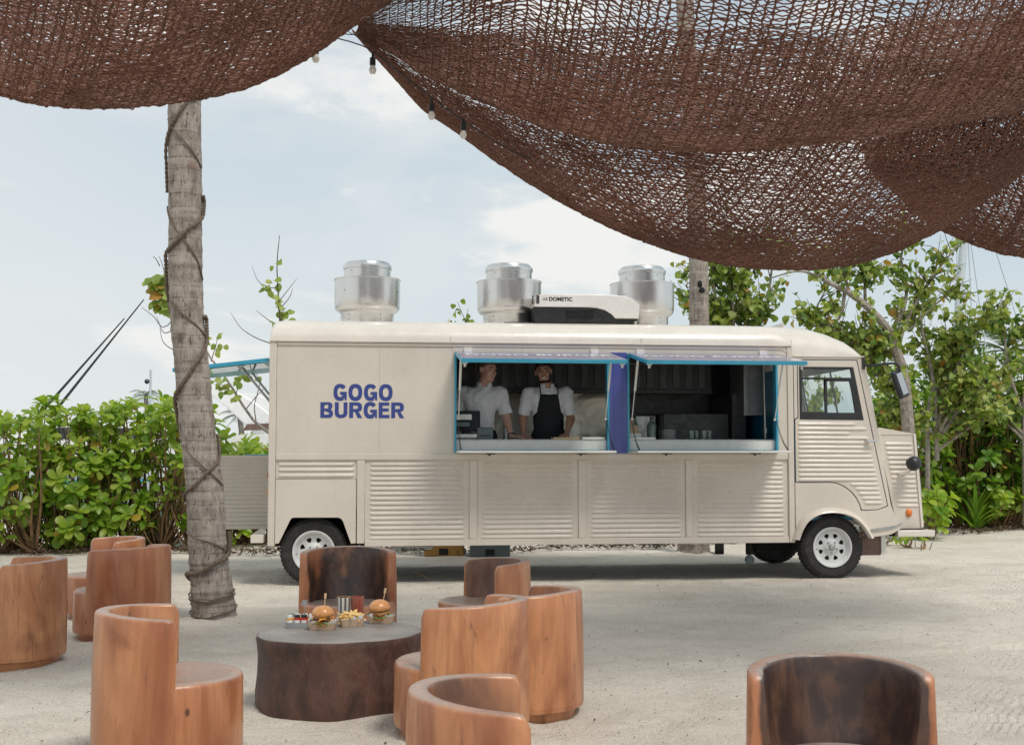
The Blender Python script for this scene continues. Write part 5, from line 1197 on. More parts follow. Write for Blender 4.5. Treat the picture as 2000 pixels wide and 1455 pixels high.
p = at(293, 800, 60); pl = empty('light_pole', (p.x, 60, 0)); tag(pl, 'thin marina light pole with a small round lamp above the left hedge', 'light pole')
q = at(293, 722, 60); b = MB(); b.tube([(0, 0, 0), (0, 0, q.z)], .06, 6); b.build('pole', M['mast'], pl); q = at(287, 745, 60)
b = MB(); b.lathe([(0, .13), (.09, .09), (.13, 0), (.09, -.09), (0, -.13)], 12, M=Matrix.Translation((q.x - p.x, 0, q.z))); b.tube([(q.x - p.x, 0, q.z), (0, 0, q.z)], .04, 5); b.build('lamp', M['darksteel'], pl)
# sailing yacht with tall mast
lo = at(1861, 760, 45); hi = at(1886, 420, 45); sb = empty('sailing_yacht', (lo.x, 45, .02)); tag(sb, 'sailing yacht behind the right trees, only its tall pale mast and rigging showing', 'sailing yacht')
b = MB(); hull(b, 14, 4, 1.3); o = b.build('hull', M['boat'], sb, (-5, 0, 0))
d = (hi - lo).normalized(); foot = lo - d * (lo.z - 1.2) / d.z; topm = hi + d * 6
rel = lambda v: v - sb.location
b = MB(); b.tube([rel(foot), rel(lo), rel(hi), rel(topm)], [.17, .165, .135, .09], 12); b.build('mast', M['mast'], sb)
b = MB(); s1 = rel(at(1848, 573, 45)); s2 = rel(at(1893, 571, 45)); b.tube([s1, s2], .035, 6); b.build('spreader', M['darksteel'], sb)
for (x0, y0, x1, y1) in ((1890, 440, 1901, 690), (1897, 480, 1921, 650), (1880, 440, 1805, 670), (1945, 490, 1992, 640), (1872, 430, 1862, 700)):
    b = MB(); A = at(x0, y0, 45); B = at(x1, y1, 45); dd = (A - B); b.tube([rel(B - dd * (B.z - 1.5) / max(.1, dd.z)), rel(A + dd * .3)], .022, 4); b.build('stay', M['mast'], sb)
# ------------------------------------------------------------------ carved log chairs
def chair_meshes(seed, Rr, CH_H, CH_S):
    r = random.Random(seed); p1, p2 = r.uniform(0, 6), r.uniform(0, 6)
    wob = lambda a, z=0: 1 + .012 * sin(2 * a + p1) + .007 * sin(3 * a + p2)
    b = MB(); n = 72; hs = CH_S
    prof = [(0, .045), (Rr - .02, .045), (Rr - .004, .052), (Rr, .066), (Rr - .001, hs * .5), (Rr - .003, hs - .022), (Rr - .008, hs - .008), (Rr - .020, hs), (Rr - .06, hs - .001), (Rr * .55, hs - .012), (0, hs - .016)]
    b.lathe(prof, n, wob=wob); seat = b.mesh('seat', M['wood'], 50)
    # backrest: open end faces +x
    b = MB(); A0, A1 = R(84), R(276); m = 60; V = []
    for i in range(m + 1):
        s = i / m; a = A0 + (A1 - A0) * s
        e = min(s, 1 - s) * (A1 - A0) * Rr                       # distance from the cut end
        rc = .036; top = CH_H - (rc - math.sqrt(max(0, rc * rc - (rc - min(e, rc)) ** 2)))
        dip = .012 * cos((s - .5) * pi * 1.4)
        top = top + dip; th = .052 + .010 * sin(pi * s); th2 = th + .028
        k = wob(a); ro = (Rr + .0012) * k; rt = (Rr - .007) * k; q = min(1, e / .010 + .35); ed = .006 * (1 - min(1, e / .012))
        sec = [(ro - ed, .075), (ro - ed, hs), ((ro + rt) / 2 - ed, top - .10), (rt + .001 - ed, top - .013), (rt - .003 - ed, top - .004), (rt - .010, top), (rt - th + .011, top), (rt - th + .003 + ed, top - .004), (rt - th + ed, top - .014), (rt - th - .008 + ed, top - .12), (ro - th2 - .004 + ed, hs + .02), (ro - th2 - .014 + ed, hs - .006), (ro - .09, .075)]
        for rr, z in sec: V.append((rr * cos(a), rr * sin(a), z))
    c = 13
    F = [(i * c + j, i * c + (j + 1) % c, (i + 1) * c + (j + 1) % c, (i + 1) * c + j) for i in range(m) for j in range(c)]
    F = [f[::-1] for f in F] + [tuple(range(c)), tuple(m * c + j for j in range(c - 1, -1, -1))]
    b.add(V, F); back = b.mesh('backrest', M['wood'], 50)
    b = MB(); b.lathe([(0, -.01), (Rr * .86, -.01), (Rr * .88, .0), (Rr * .88, .046), (0, .0465)], 48); base = b.mesh('plinth', M['wood'], 40)
    return seat, back, base
CHG = 'carved log armchairs standing on the sand'
def chair(x, y, face, label, seed, dark, tint, dims):
    e = empty('log_chair', (x, y, 0), R(face)); tag(e, label, 'chair', CHG)
    for nm, me in zip(('seat', 'backrest', 'plinth'), chair_meshes(int(seed * 10), *dims)):
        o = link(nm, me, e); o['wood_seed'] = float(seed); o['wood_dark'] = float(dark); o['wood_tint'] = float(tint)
    return e
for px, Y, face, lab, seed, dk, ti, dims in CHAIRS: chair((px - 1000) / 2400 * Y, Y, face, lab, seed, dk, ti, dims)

# sliver of another log table at the far left edge
e = empty('log_stool', at(-22, 1000, 9.3).xy.to_3d()); tag(e, 'greyish log stool, just a sliver behind the cut-off chair at the left edge', 'stool')
b = MB(); b.lathe([(0, -.01), (.20, -.01), (.205, .02), (.20, .42), (.19, .435), (0, .436)], 40, wob=lambda a, z: 1 + .03 * sin(3 * a)); o = b.build('seat', M['wood'], e); o['wood_seed'] = 41.0; o['wood_dark'] = .2; o['wood_tint'] = 0.0

# ------------------------------------------------------------------ stump table
tx, ty_, TH = (667 - 1000) / 2400 * 6.78, 6.78, .392
tab = empty('stump_table', (tx, ty_, 0)); tag(tab, 'wide dark brown tree-stump table with a grey top carrying the food', 'table')
def twob(a, z): return 1 + .030 * sin(2 * a + .6) + .018 * sin(3 * a + 2) + .012 * sin(7 * a) + .006 * sin(13 * a + 1) + .02 * (1 - z / .39) * sin(4 * a + 1.3)
b = MB(); b.lathe([(0, -.02), (.425, -.02), (.436, .03), (.438, .09), (.430, .18), (.428, .28), (.436, .345), (.440, .372), (.434, TH - .006)], 120, wob=twob); b.build('log_body', M['bark_dark'], tab, smooth=60)
b = MB(); b.lathe([(.4335, TH - .008), (.428, TH - .001), (.418, TH), (.2, TH + .0005), (0, TH)], 120, wob=twob); b.build('table_top', M['stump_top'], tab, smooth=60)
TZ = TH + .0005
def ont(px, py): return ground_z(px, py, TZ)
def ground_z(px, py, z):
    a = (px - 1000) / 2400.0; q = -(py - 727.5) / 2400.0; r = Vector((a, cos(PITCH) - sin(PITCH) * q, sin(PITCH) + cos(PITCH) * q)); t = (z - EYE) / r.z
    return Vector((r.x * t, r.y * t, z))
def tray(p, rz, L=.165, Wd=.10, H=.042, name='food_tray', label='', group=None):
    e = empty(name, p, R(rz)); tag(e, label, 'food tray', group)
    b = MB(); o = [(-L / 2, -Wd / 2), (L / 2, -Wd / 2), (L / 2, Wd / 2), (-L / 2, Wd / 2)]; k = .80; th = .003
    V = [(x * k, y * k, .001) for x, y in o] + [(x, y, H) for x, y in o] + [(x * k * .97, y * k * .95, .004) for x, y in o] + [(x * .975, y * .96, H) for x, y in o]
    F = [(3, 2, 1, 0), (8, 9, 10, 11)] + [(i, (i + 1) % 4, 4 + (i + 1) % 4, 4 + i) for i in range(4)] + [(8 + (i + 1) % 4, 8 + i, 12 + i, 12 + (i + 1) % 4) for i in range(4)] + [(4 + i, 4 + (i + 1) % 4, 12 + (i + 1) % 4, 12 + i) for i in range(4)]
    b.add(V, F)
    for sx in (-1, 1):
        for sy in (-1, 1): b.add([(sx * L / 2 * .8, sy * Wd / 2 * .81, .002), (sx * (L / 2 + .001), sy * (Wd / 2 + .001), H), (sx * (L / 2 - .028), sy * (Wd / 2 + .002), H - .001)], [(0, 1, 2)])
    b.build('card_tray', M['kraft'], e, smooth=0)
    b = MB(); V = []; n = 28                                     # crumpled paper liner
    for i in range(n):
        a = 2 * pi * i / n; s_ = 1 / max(abs(cos(a)) / (L / 2), abs(sin(a)) / (Wd / 2)); hh = H + random.uniform(.0, .024)
        V += [(s_ * .78 * cos(a), s_ * .74 * sin(a), .008), (s_ * .93 * cos(a), s_ * .90 * sin(a), H * .8), (s_ * (1.0 + .08 * (i % 2)) * cos(a), s_ * (1.0 + .1 * (i % 2)) * sin(a), hh)]
    b.add(V, [(i * 3 + j, ((i + 1) % n) * 3 + j, ((i + 1) % n) * 3 + j + 1, i * 3 + j + 1) for i in range(n) for j in range(2)] + [tuple(i * 3 for i in range(n))[::-1]]); b.build('paper_liner', M['paper'], e, smooth=20)
    return e
def burger(p, rz, tilt, name, label, kind):
    e = empty(name, p, R(rz)); e.rotation_euler = (R(tilt), R(-tilt * .8), R(rz)); tag(e, label, 'burger', 'burgers with wooden picks')
    r0 = .057; w1 = lambda a, z: 1 + .02 * sin(3 * a) + .015 * sin(5 * a + 1)
    b = MB(); b.lathe([(0, .0), (r0 * .8, .0), (r0 * .93, .006), (r0 * .95, .014), (r0 * .9, .017), (0, .017)], 36, wob=w1); b.build('bottom_bun', M['bun'], e)
    b = MB(); n = 48; V = []
    for k, (rr, zz) in enumerate(((.5, .018), (.95, .019), (1.12, .020), (.95, .023), (.5, .022))):
        for i in range(n): a = 2 * pi * i / n; V.append((rr * r0 * (1 + .08 * sin(9 * a) * (k == 2)) * cos(a), rr * r0 * (1 + .08 * sin(9 * a)) * sin(a), zz + .006 * sin(13 * a + k) * (k in (1, 2, 3))))
    b.add(V, [(k * n + i, k * n + (i + 1) % n, (k + 1) * n + (i + 1) % n, (k + 1) * n + i) for k in range(4) for i in range(n)]); b.build('lettuce', M['lettuce'], e, smooth=60)
    b = MB(); b.lathe([(0, .022), (r0 * .9, .022), (r0 * .97, .026), (r0 * .9, .030), (0, .030)], 30); b.build('tomato_slice', M['tomato'], e)
    b = MB(); b.lathe([(0, .029), (r0 * .95, .029), (r0 * 1.04, .036), (r0 * 1.03, .044), (r0 * .9, .049), (0, .049)], 40, wob=lambda a, z: 1 + .035 * sin(5 * a + 1) + .03 * sin(11 * a)); b.build('patty', M['patty' if kind else 'nugget'], e)
    if kind:
        b = MB(); V = [(0, 0, .051)]; n = 40
        for k in range(2):
            for i in range(n):
                a = 2 * pi * i / n; s_ = .062 / max(abs(cos(a)), abs(sin(a))); s_ = min(s_, .070); V.append((min(s_, r0 * 1.07) * cos(a) * (.85 if not k else 1), min(s_, r0 * 1.07) * sin(a) * (.85 if not k else 1), .051 if not k else .050 - max(0, s_ - .058) * 1.6 - .002 * sin(9 * a)))
        b.add(V, [(0, 1 + i, 1 + (i + 1) % n) for i in range(n)] + [(1 + i, 1 + n + i, 1 + n + (i + 1) % n, 1 + (i + 1) % n) for i in range(n)]); b.build('cheese', M['cheese'], e, smooth=60)
    b = MB(); b.lathe([(0, .052), (r0 * .85, .051), (r0 * 1.03, .056), (r0 * 1.08, .066), (r0 * 1.02, .080), (r0 * .85, .094), (r0 * .55, .104), (r0 * .25, .108), (0, .109)], 40, wob=w1); b.build('top_bun', M['bun'], e, smooth=70)
    b = MB(); b.box((-.0022, -.0015, .10), (.0022, .0015, .155)); b.box((-.006, -.0018, .148), (.006, .0018, .176)); b.build('wooden_pick', M['stick'], e, rot=(0, R(6 if kind else -14), 0))
    return e
FG = 'brown card food trays on the stump table'
pA = ground_z(631, 1229, TZ); tray(pA, -4, .155, .10, label='brown card tray holding the left cheeseburger', group=FG)
burger(pA + Vector((0, .0, .022)), 12, 3, 'cheeseburger', 'cheeseburger with melted orange cheese in the left tray', 1)
pC = ground_z(744, 1216, TZ); tray(pC, 4, .150, .095, label='brown card tray holding the chicken burger on the right', group=FG)
burger(pC + Vector((-.005, .0, .024)), 200, -7, 'chicken_burger', 'fried chicken burger tilted in the right tray with lettuce showing', 0)
pB = ground_z(684, 1222, TZ); tray(pB, 24, .135, .09, label='brown card tray heaped with fries, between the two burgers', group=FG)
fe = empty('french_fries', pB, R(24)); tag(fe, 'heap of thin golden fries in the middle tray', 'fries')
for i in range(62):
    b = MB(); L = rnd(.045, .085); b.box((-L / 2, -.0036, -.0036), (L / 2, .0036, .0036)) if i == 0 else None
    if i == 0: fm = b.mesh('fry', M['fries'], 0)
    o = link('fry', fm, fe, (rnd(-.045, .045), rnd(-.028, .028), .022 + i * .00072 + .006), (rnd(-.3, .3), rnd(-.45, .45), rnd(-.6, .6) + (1.3 if i % 4 == 0 else 0))); o.scale = (rnd(.75, 1.25), 1, 1)
# drinking cups
pc1 = ground_z(669, 1213, TZ); pc1.y += .05
e = empty('striped_cup', pc1); tag(e, 'cream tumbler with dark vertical stripes standing behind the fries', 'cup')
b = MB(); b.lathe([(0, .001), (.034, .001), (.036, .006), (.0385, .128), (.0385, .132), (.0355, .132), (.034, .012), (0, .010)], 48); b.build('cup_body', M['striped'], e, smooth=40)
b = MB(); b.lathe([(.0388, .1315), (.0388, .1335), (.0352, .1335), (.0352, .1315)], 40); b.build('cup_rim', M['peach'], e)
pc2 = pc1 + Vector((.078, .004, 0)); e = empty('terracotta_cup', pc2); tag(e, 'tall terracotta red tumbler, right of the striped cup', 'cup')
b = MB(); b.lathe([(0, .001), (.033, .001), (.0355, .006), (.0375, .132), (.037, .136), (.034, .136), (.033, .012), (0, .010)], 48); b.build('cup_body', M['terracotta'], e, smooth=40)
# condiment caddy with little jars
pd = ground_z(593, 1226, TZ); pd.y += .03; e = empty('condiment_caddy', pd, R(3)); tag(e, 'low metal caddy packed with tiny sauce jars, left of the cheeseburger', 'caddy')
b = MB(); b.box((-.10, -.045, .001), (.10, .045, .004)); b.box((-.10, -.045, .004), (.10, -.042, .030)); b.box((-.10, .042, .004), (.10, .045, .030)); b.box((-.10, -.042, .004), (-.097, .042, .03)); b.box((.097, -.042, .004), (.10, .042, .03)); b.box((-.002, .0, .004), (.002, .003, .125)); b.box((-.014, -.001, .12), (.014, .004, .15)); b.build('metal_tray', M['steel'], e)
jm = {}
for k in ('ketchup', 'mustard', 'mayo'):
    b = MB(); b.lathe([(0, 0), (.0155, 0), (.017, .004), (.017, .030), (.013, .036)], 16); jm[k] = b.mesh('jar', M[k], 40)
b = MB(); b.lathe([(.0145, 0), (.0145, .010), (0, .011)], 16); lm = [b.mesh('lid', M['label_w'], 40), b.mesh('lid', M['black'], 40), b.mesh('lid', M['green_lab'], 40)]
b = MB()
n = 8
V = []
for i in range(n + 1):
    a = R(-150 + 120 * i / n); V += [(.0175 * cos(a), .0175 * sin(a), .010), (.0175 * cos(a), .0175 * sin(a), .026)]
b.add(V, [(i * 2, i * 2 + 2, i * 2 + 3, i * 2 + 1) for i in range(n)]); labm = b.mesh('jar_label', M['label_w'], 60)
kk = ['mustard', 'ketchup', 'ketchup', 'mayo', 'mustard', 'mayo', 'mustard', 'ketchup', 'mayo', 'mayo']
JW = ('orange mustard jar in the front row of the caddy', 'red ketchup jar in the front row of the caddy', 'red ketchup jar beside its twin in the front row of the caddy', 'pale sauce jar in the front row, hidden behind the burger tray', 'mustard jar at the right end of the caddy front row')
for i, k in enumerate(kk):
    cx = -.078 + (i % 5) * .039; cy = -.021 + (i // 5) * .042
    p = Matrix.Translation(pd) @ Matrix.Rotation(R(3), 4, 'Z') @ Vector((cx, cy, .0045)); j = empty('sauce_jar', p, rnd(-.2, .2))
    tag(j, JW[i] if i < 5 else ('white-lidded sauce jar in the back row of the caddy, number hidden' if False else ('green-lidded jar at the left end of the caddy back row' if i == 5 else 'small white-lidded sauce jar in the back row of the caddy')), 'jar', 'tiny sauce jars in the caddy')
    j.scale = (1.08, 1.08, 1.5); link('glass_body', jm[k], j); link('lid', lm[2 if i == 5 else (1 if i in (1, 2) else 0)], j, (0, 0, .0345)); link('jar_label', labm, j)
# ------------------------------------------------------------------ people (signed-distance bodies meshed with surface nets)
def surface_nets(Fd, org, h):
    nx, ny, nz = Fd.shape; s = Fd < 0
    c = np.zeros((nx - 1, ny - 1, nz - 1), np.int8)
    for i in (0, 1):
        for j in (0, 1):
            for k in (0, 1): c += s[i:nx - 1 + i, j:ny - 1 + j, k:nz - 1 + k]
    act = (c > 0) & (c < 8); idx = -np.ones(act.shape, np.int64); n = act.sum(); idx[act] = np.arange(n)
    I = np.argwhere(act); acc = np.zeros((n, 3)); cnt = np.zeros((n, 1))
    cor = [(i, j, k) for i in (0, 1) for j in (0, 1) for k in (0, 1)]
    for a in cor:
        for b_ in cor:
            if sum(b_) - sum(a) == 1 and all(y >= x for x, y in zip(a, b_)):
                va = Fd[I[:, 0] + a[0], I[:, 1] + a[1], I[:, 2] + a[2]]; vb = Fd[I[:, 0] + b_[0], I[:, 1] + b_[1], I[:, 2] + b_[2]]
                m = (va < 0) != (vb < 0); t = np.where(m, va / (va - vb + 1e-12), 0)[:, None]
                p = np.array(a) + (np.array(b_) - np.array(a)) * t; acc += np.where(m[:, None], p, 0); cnt += m[:, None]
    V = (I + acc / np.maximum(cnt, 1)) * h + org
    Fs = []
    for ax in range(3):
        u, v = (ax + 1) % 3, (ax + 2) % 3
        sl0 = [slice(None)] * 3; sl1 = [slice(None)] * 3; sl0[ax] = slice(0, -1); sl1[ax] = slice(1, None)
        a = s[tuple(sl0)]; b_ = s[tuple(sl1)]; E_ = np.argwhere(a != b_)
        E_ = E_[(E_[:, u] > 0) & (E_[:, v] > 0) & (E_[:, u] < Fd.shape[u] - 1) & (E_[:, v] < Fd.shape[v] - 1)]
        if not len(E_): continue
        inside = a[E_[:, 0], E_[:, 1], E_[:, 2]]
        du = np.zeros(3, int); du[u] = 1; dv = np.zeros(3, int); dv[v] = 1
        g = lambda e: idx[e[:, 0], e[:, 1], e[:, 2]]
        q = np.stack([g(E_ - du - dv), g(E_ - dv), g(E_), g(E_ - du)], 1); q[~inside] = q[~inside][:, ::-1]; Fs.append(q)
    F = np.concatenate(Fs); F = F[(F >= 0).all(1)]
    return V, F
class SDF:
    def __init__(s, lo, hi, h=.008):
        s.h = h; s.lo = np.array(lo, float); s.n = np.ceil((np.array(hi) - s.lo) / h).astype(int) + 1
        s.ax = [s.lo[i] + np.arange(s.n[i]) * h for i in range(3)]; s.F = np.full(s.n, 1.0, np.float32)
    def sub(s, lo, hi):
        a = np.clip(((np.array(lo) - s.lo) / s.h).astype(int) - 1, 0, s.n - 1); b_ = np.clip(((np.array(hi) - s.lo) / s.h).astype(int) + 2, 1, s.n)
        sl = tuple(slice(x, y) for x, y in zip(a, b_)); return sl, np.meshgrid(*[s.ax[i][sl[i]] for i in range(3)], indexing='ij')
    def union(s, sl, d, k):
        f = s.F[sl]
        if k <= 0: s.F[sl] = np.minimum(f, d); return
        h_ = np.clip(.5 + .5 * (d - f) / k, 0, 1); s.F[sl] = d * (1 - h_) + f * h_ - k * h_ * (1 - h_)
    def cap(s, a, b_, ra, rb, k=.02, flat=None):
        a, b_ = np.array(a, float), np.array(b_, float); r = max(ra, rb) * 1.3 + k * 2 + .02
        sl, (X, Y, Z) = s.sub(np.minimum(a, b_) - r, np.maximum(a, b_) + r); ab = b_ - a; L2 = (ab ** 2).sum() + 1e-9
        t = np.clip(((X - a[0]) * ab[0] + (Y - a[1]) * ab[1] + (Z - a[2]) * ab[2]) / L2, 0, 1)
        dx, dy, dz = X - a[0] - ab[0] * t, Y - a[1] - ab[1] * t, Z - a[2] - ab[2] * t
        if flat: dy = dy / flat
        d = np.sqrt(dx ** 2 + dy ** 2 + dz ** 2) - (ra + (rb - ra) * t)
        s.union(sl, d.astype(np.float32), k); return s
    def ell(s, c, r, k=.02, M3=None):
        c, r = np.array(c, float), np.array(r, float); m = r.max() + k * 2 + .02
        sl, (X, Y, Z) = s.sub(c - m, c + m); P = np.stack([X - c[0], Y - c[1], Z - c[2]], -1)
        if M3 is not None: P = P @ M3
        q = np.sqrt(((P / r) ** 2).sum(-1)); g = np.sqrt(((P / r ** 2) ** 2).sum(-1)) + 1e-9
        s.union(sl, (q * (q - 1) / g).astype(np.float32), k); return s
    def mesh(s): return surface_nets(s.F, s.lo, s.h)
def rotm(yaw, pitch=0, roll=0):
    return np.array((Matrix.Rotation(R(yaw), 3, 'Z') @ Matrix.Rotation(R(pitch), 3, 'X') @ Matrix.Rotation(R(roll), 3, 'Y')))
def add_hand(B, wrist, tipdir, side, spread=.0, curl=.3, up=(0, 0, 1)):
    """palm and five fingers pressed on a surface; tipdir = pointing direction, side = thumb direction"""
    w_ = np.array(wrist); d = np.array(tipdir, float); d /= np.linalg.norm(d); sd = np.array(side, float); sd -= d * sd.dot(d); sd /= np.linalg.norm(sd); dn = -np.array(up, float)
    pm = w_ + d * .085
    for q in (-.026, -.009, .009, .026): B.cap(w_ + sd * q * .6 + d * .01, pm + sd * q, .017, .0135, .012)
    for i, (q, L) in enumerate(((.030, .068), (.011, .078), (-.010, .072), (-.030, .056))):
        a = pm + sd * q; dd = d + sd * q * 5 * (1 + spread); dd /= np.linalg.norm(dd)
        k1 = a + dd * L * .42 - dn * .012 * curl; k2 = k1 + (dd + dn * .35 * curl) * L * .32; k3 = k2 + (dd + dn * .8 * curl) * L * .28
        B.cap(a - d * .012, k1, .0105, .0098, .006); B.cap(k1, k2, .0098, .0090, .003); B.cap(k2, k3, .0090, .0080, .003)
    t0 = w_ + sd * .022 + d * .022; t1 = t0 + sd * .030 + d * .028; t2 = t1 + sd * .012 + d * .030; B.cap(t0, t1, .015, .012, .01); B.cap(t1, t2, .0115, .0095, .004)

def person(loc, rz, P):
    """P: joint dictionary in the person's own space (x right in the photo, -y towards the camera, z up from the floor)"""
    root = empty('person', loc, rz); tag(root, P['label'], 'person')
    skin = M[P['skin']]; hair = M[P['hair']]
    B = SDF((-.46, -.52, -.02), (.46, .30, 1.95), .008)
    hs = 1.10; hc = np.array(P['head']); HM = rotm(P['yaw'], P['pitch'], P['roll']); tf = lambda v: hc + HM @ (np.array(v, float) * hs)
    nb = np.array(P['neck']); ch = np.array(P['chest']); pe = np.array(P['pelvis'])
    # torso and legs
    B.cap(pe, ch, .125, .135, .04, flat=.72); B.cap(ch + [-.10, 0, .06], ch + [.10, 0, .06], .09, .09, .04); B.cap(ch, nb, .10, .06, .05); B.cap(nb - [0, 0, .03], tf((0, .02, -.06)), .058, .055, .025)
    for sx, k in ((-1, 'L'), (1, 'R')):
        hp = pe + np.array([sx * .095, 0, -.02]); kn = np.array([sx * .11, -.02, .50]); an = np.array([sx * .12, .02, .09])
        B.cap(hp, kn, .088, .058, .03); B.cap(kn, an, .056, .038, .02); B.cap(an + [0, .02, -.05], an + [0, -.16, -.06], .036, .032, .02)
        sh, el, wr = (np.array(P[k + j]) for j in ('sh', 'el', 'wr'))
        B.cap(ch + [sx * .06, 0, .10], sh, .07, .058, .03); B.cap(sh, el, .054, .041, .02); B.cap(el, wr, .041, .026, .015)
        mid = el + (wr - el) * .3; B.cap(el, mid, .042, .042, .02)
        add_hand(B, wr, P[k + 'hd'], P[k + 'th'], P.get('spread', .2), P.get('curl', .4))
    # head in its own frame: -y is the face
    def E(c, r, k=.02, e=None): B.ell(tf(c), np.array(r) * hs, k, HM if e is None else HM @ e)
    E((0, .012, .028), (.076, .096, .090), .0); E((0, -.022, -.045), (.058, .066, .072), .03); E((0, -.052, -.092), (.030, .026, .022), .022)      # skull, jaw, chin
    for sx in (-1, 1):
        E((sx * .038, -.052, -.028), (.026, .026, .024), .018); B.cap(tf((sx * .078, .012, .014)), tf((sx * .079, .016, -.022)), .011, .008, .006)   # cheeks, ears
        E((sx * .090 * .9, .022, .010), (.008, .018, .028), .004)
    B.cap(tf((-.034, -.078, .024)), tf((.034, -.078, .024)), .011, .011, .016)                                                    # brow
    B.cap(tf((0, -.086, .012)), tf((0, -.107, -.028)), .008, .0125, .012); B.cap(tf((-.011, -.094, -.032)), tf((.011, -.094, -.032)), .008, .008, .006)   # nose
    B.cap(tf((-.022, -.080, -.062)), tf((.022, -.080, -.062)), .010, .010, .010)
    V, F = B.mesh(); C = V[F].mean(1); Lp = (C - hc) @ HM / hs                                                              # face centres in head space
    mi = np.zeros(len(F), int); x, y, z = Lp.T; fr = y < -.03; hd = (np.abs(x) < .11) & (np.abs(y) < .14) & (np.abs(z) < .16)
    mouth = hd & fr & (np.abs(x) < .025) & (np.abs(z + .061 - .22 * np.abs(x)) < .0085); mi[mouth] = 1
    teeth = hd & fr & (np.abs(x) < .020) & (np.abs(z + .059 - .22 * np.abs(x)) < .0045); mi[teeth] = 2
    for sx in (-1, 1):
        ey = hd & fr & (((x - sx * .031) / .0135) ** 2 + ((z - .006) / .0062) ** 2 < 1); mi[ey] = 3
        bw = hd & fr & (np.abs(x - sx * .033) < .021) & (np.abs(z - .027 + .25 * np.abs(x - sx * .033)) < .0052); mi[bw] = 4
    if P['beard']:
        jaw = hd & (z < -.030 - 0 * y) & (z > -.112) & (y < .022) & ((np.abs(x) > .050) | (z < -.086)); must = hd & fr & (np.abs(x) < .036) & (np.abs(z + .047 + .10 * np.abs(x)) < .0065)
        mi[(jaw | must) & ~mouth & (mi == 0)] = 4
    o = link('body', np_mesh('body', V, F, [skin, M['lip'], M['teeth'], M['eye'], hair], True, mi), root)
    # hair shell
    Hh = SDF(hc - .17, hc + .17, .006); Hh.ell(tf((0, .016, .034)), (.092, .113, .106), 0, HM); Hh.ell(tf((0, .0, .075)), (.073, .083, .064), .02, HM)
    X, Y, Z = np.meshgrid(*Hh.ax, indexing='ij'); Q = (np.stack([X, Y, Z], -1) - hc) @ HM / hs
    cut = np.maximum(-(Q[..., 2] - (.052 - .62 * np.clip(Q[..., 1] + .06, 0, .12))), -(Q[..., 1] + .080)); cut = np.maximum(cut, -(Q[..., 2] + .045)); Hh.F = np.maximum(Hh.F, cut.astype(np.float32))
    V, F = Hh.mesh(); link('hair', np_mesh('hair', V, F, hair, True), root)
    # jacket
    J = SDF((-.46, -.40, .70), (.46, .30, 1.62), .008)
    J.cap(pe + [0, 0, -.05], ch, .165, .165, .05, flat=.74); J.cap(ch + [-.11, 0, .05], ch + [.11, 0, .05], .115, .115, .04); J.cap(ch + [0, .01, .05], nb + [0, .01, -.03], .12, .085, .04)
    for sx, k in ((-1, 'L'), (1, 'R')):
        sh, el, wr = (np.array(P[k + j]) for j in ('sh', 'el', 'wr')); J.cap(ch + [sx * .07, 0, .09], sh, .088, .072, .04); e2 = sh + (el - sh) * .86; J.cap(sh, e2, .072, .070, .025)
    X, Y, Z = np.meshgrid(*J.ax, indexing='ij')
    J.F = J.F + (.0055 * np.sin(X * 33 + Z * 9 + 2 * np.sin(Z * 14)) * np.sin(Z * 19 + Y * 25 + X * 7) + .0022 * np.sin(X * 50 - Z * 33 + 3 * np.sin(Z * 11))).astype(np.float32)
    for sx, k in ((-1, 'L'), (1, 'R')):                                                     # square sleeve ends
        sh, el = np.array(P[k + 'sh']), np.array(P[k + 'el']); d = (el - sh) / np.linalg.norm(el - sh); e2 = sh + (el - sh) * .86
        pl = (X - e2[0]) * d[0] + (Y - e2[1]) * d[1] + (Z - e2[2]) * d[2]; near = ((X - e2[0]) ** 2 + (Y - e2[1]) ** 2 + (Z - e2[2]) ** 2) < .13 ** 2
        J.F = np.where(near & (pl > -.02) & (np.sign(e2[0] - ch[0]) * (X - ch[0]) > .14), np.maximum(J.F, pl), J.F).astype(np.float32)
    vn = np.maximum(np.abs(X - nb[0]) * 1.1 - .034 + (1.5 * (nb[2] + .0 - Z)) * 0, 0)
    neckcut = -(np.sqrt((X - nb[0]) ** 2 + (Y - nb[1] + .015) ** 2 * .8) - .060)
    J.F = np.where(Z > nb[2] - .045, np.maximum(J.F, neckcut), J.F).astype(np.float32); J.F = np.maximum(J.F, (Z - nb[2] - .012)).astype(np.float32)
    V, F = J.mesh(); jk = link('chef_jacket', np_mesh('chef_jacket', V, F, M['cotton'], True), root)
    b = MB(); rr = .067                                                                     # stand collar, open in front
    pts = []
    for i in range(25):
        a = R(-90 + 22 + (316) * i / 24); pts.append(Vector((nb[0] + rr * cos(a), nb[1] - .004 + rr * 1.05 * sin(a), nb[2] - .028 - .018 * max(0, -sin(a)))))
    Vv = [];
    for p in pts: Vv += [p, p + Vector(((p.x - nb[0]) * .12, (p.y - nb[1]) * .12, .040)), p + Vector(((p.x - nb[0]) * .25, (p.y - nb[1]) * .25, .038)), p + Vector(((p.x - nb[0]) * .22, (p.y - nb[1]) * .22, -.012))]
    b.add(Vv, [(i * 4 + j, (i + 1) * 4 + j, (i + 1) * 4 + (j + 1) % 4, i * 4 + (j + 1) % 4) for i in range(24) for j in range(4)]); b.build('collar', M['cotton'], jk, smooth=50)
    # trousers and shoes
    T = SDF((-.3, -.25, .02), (.3, .25, 1.02), .012)
    T.cap(pe + [-.05, 0, -.02], pe + [.05, 0, -.02], .13, .13, .03, flat=.85)
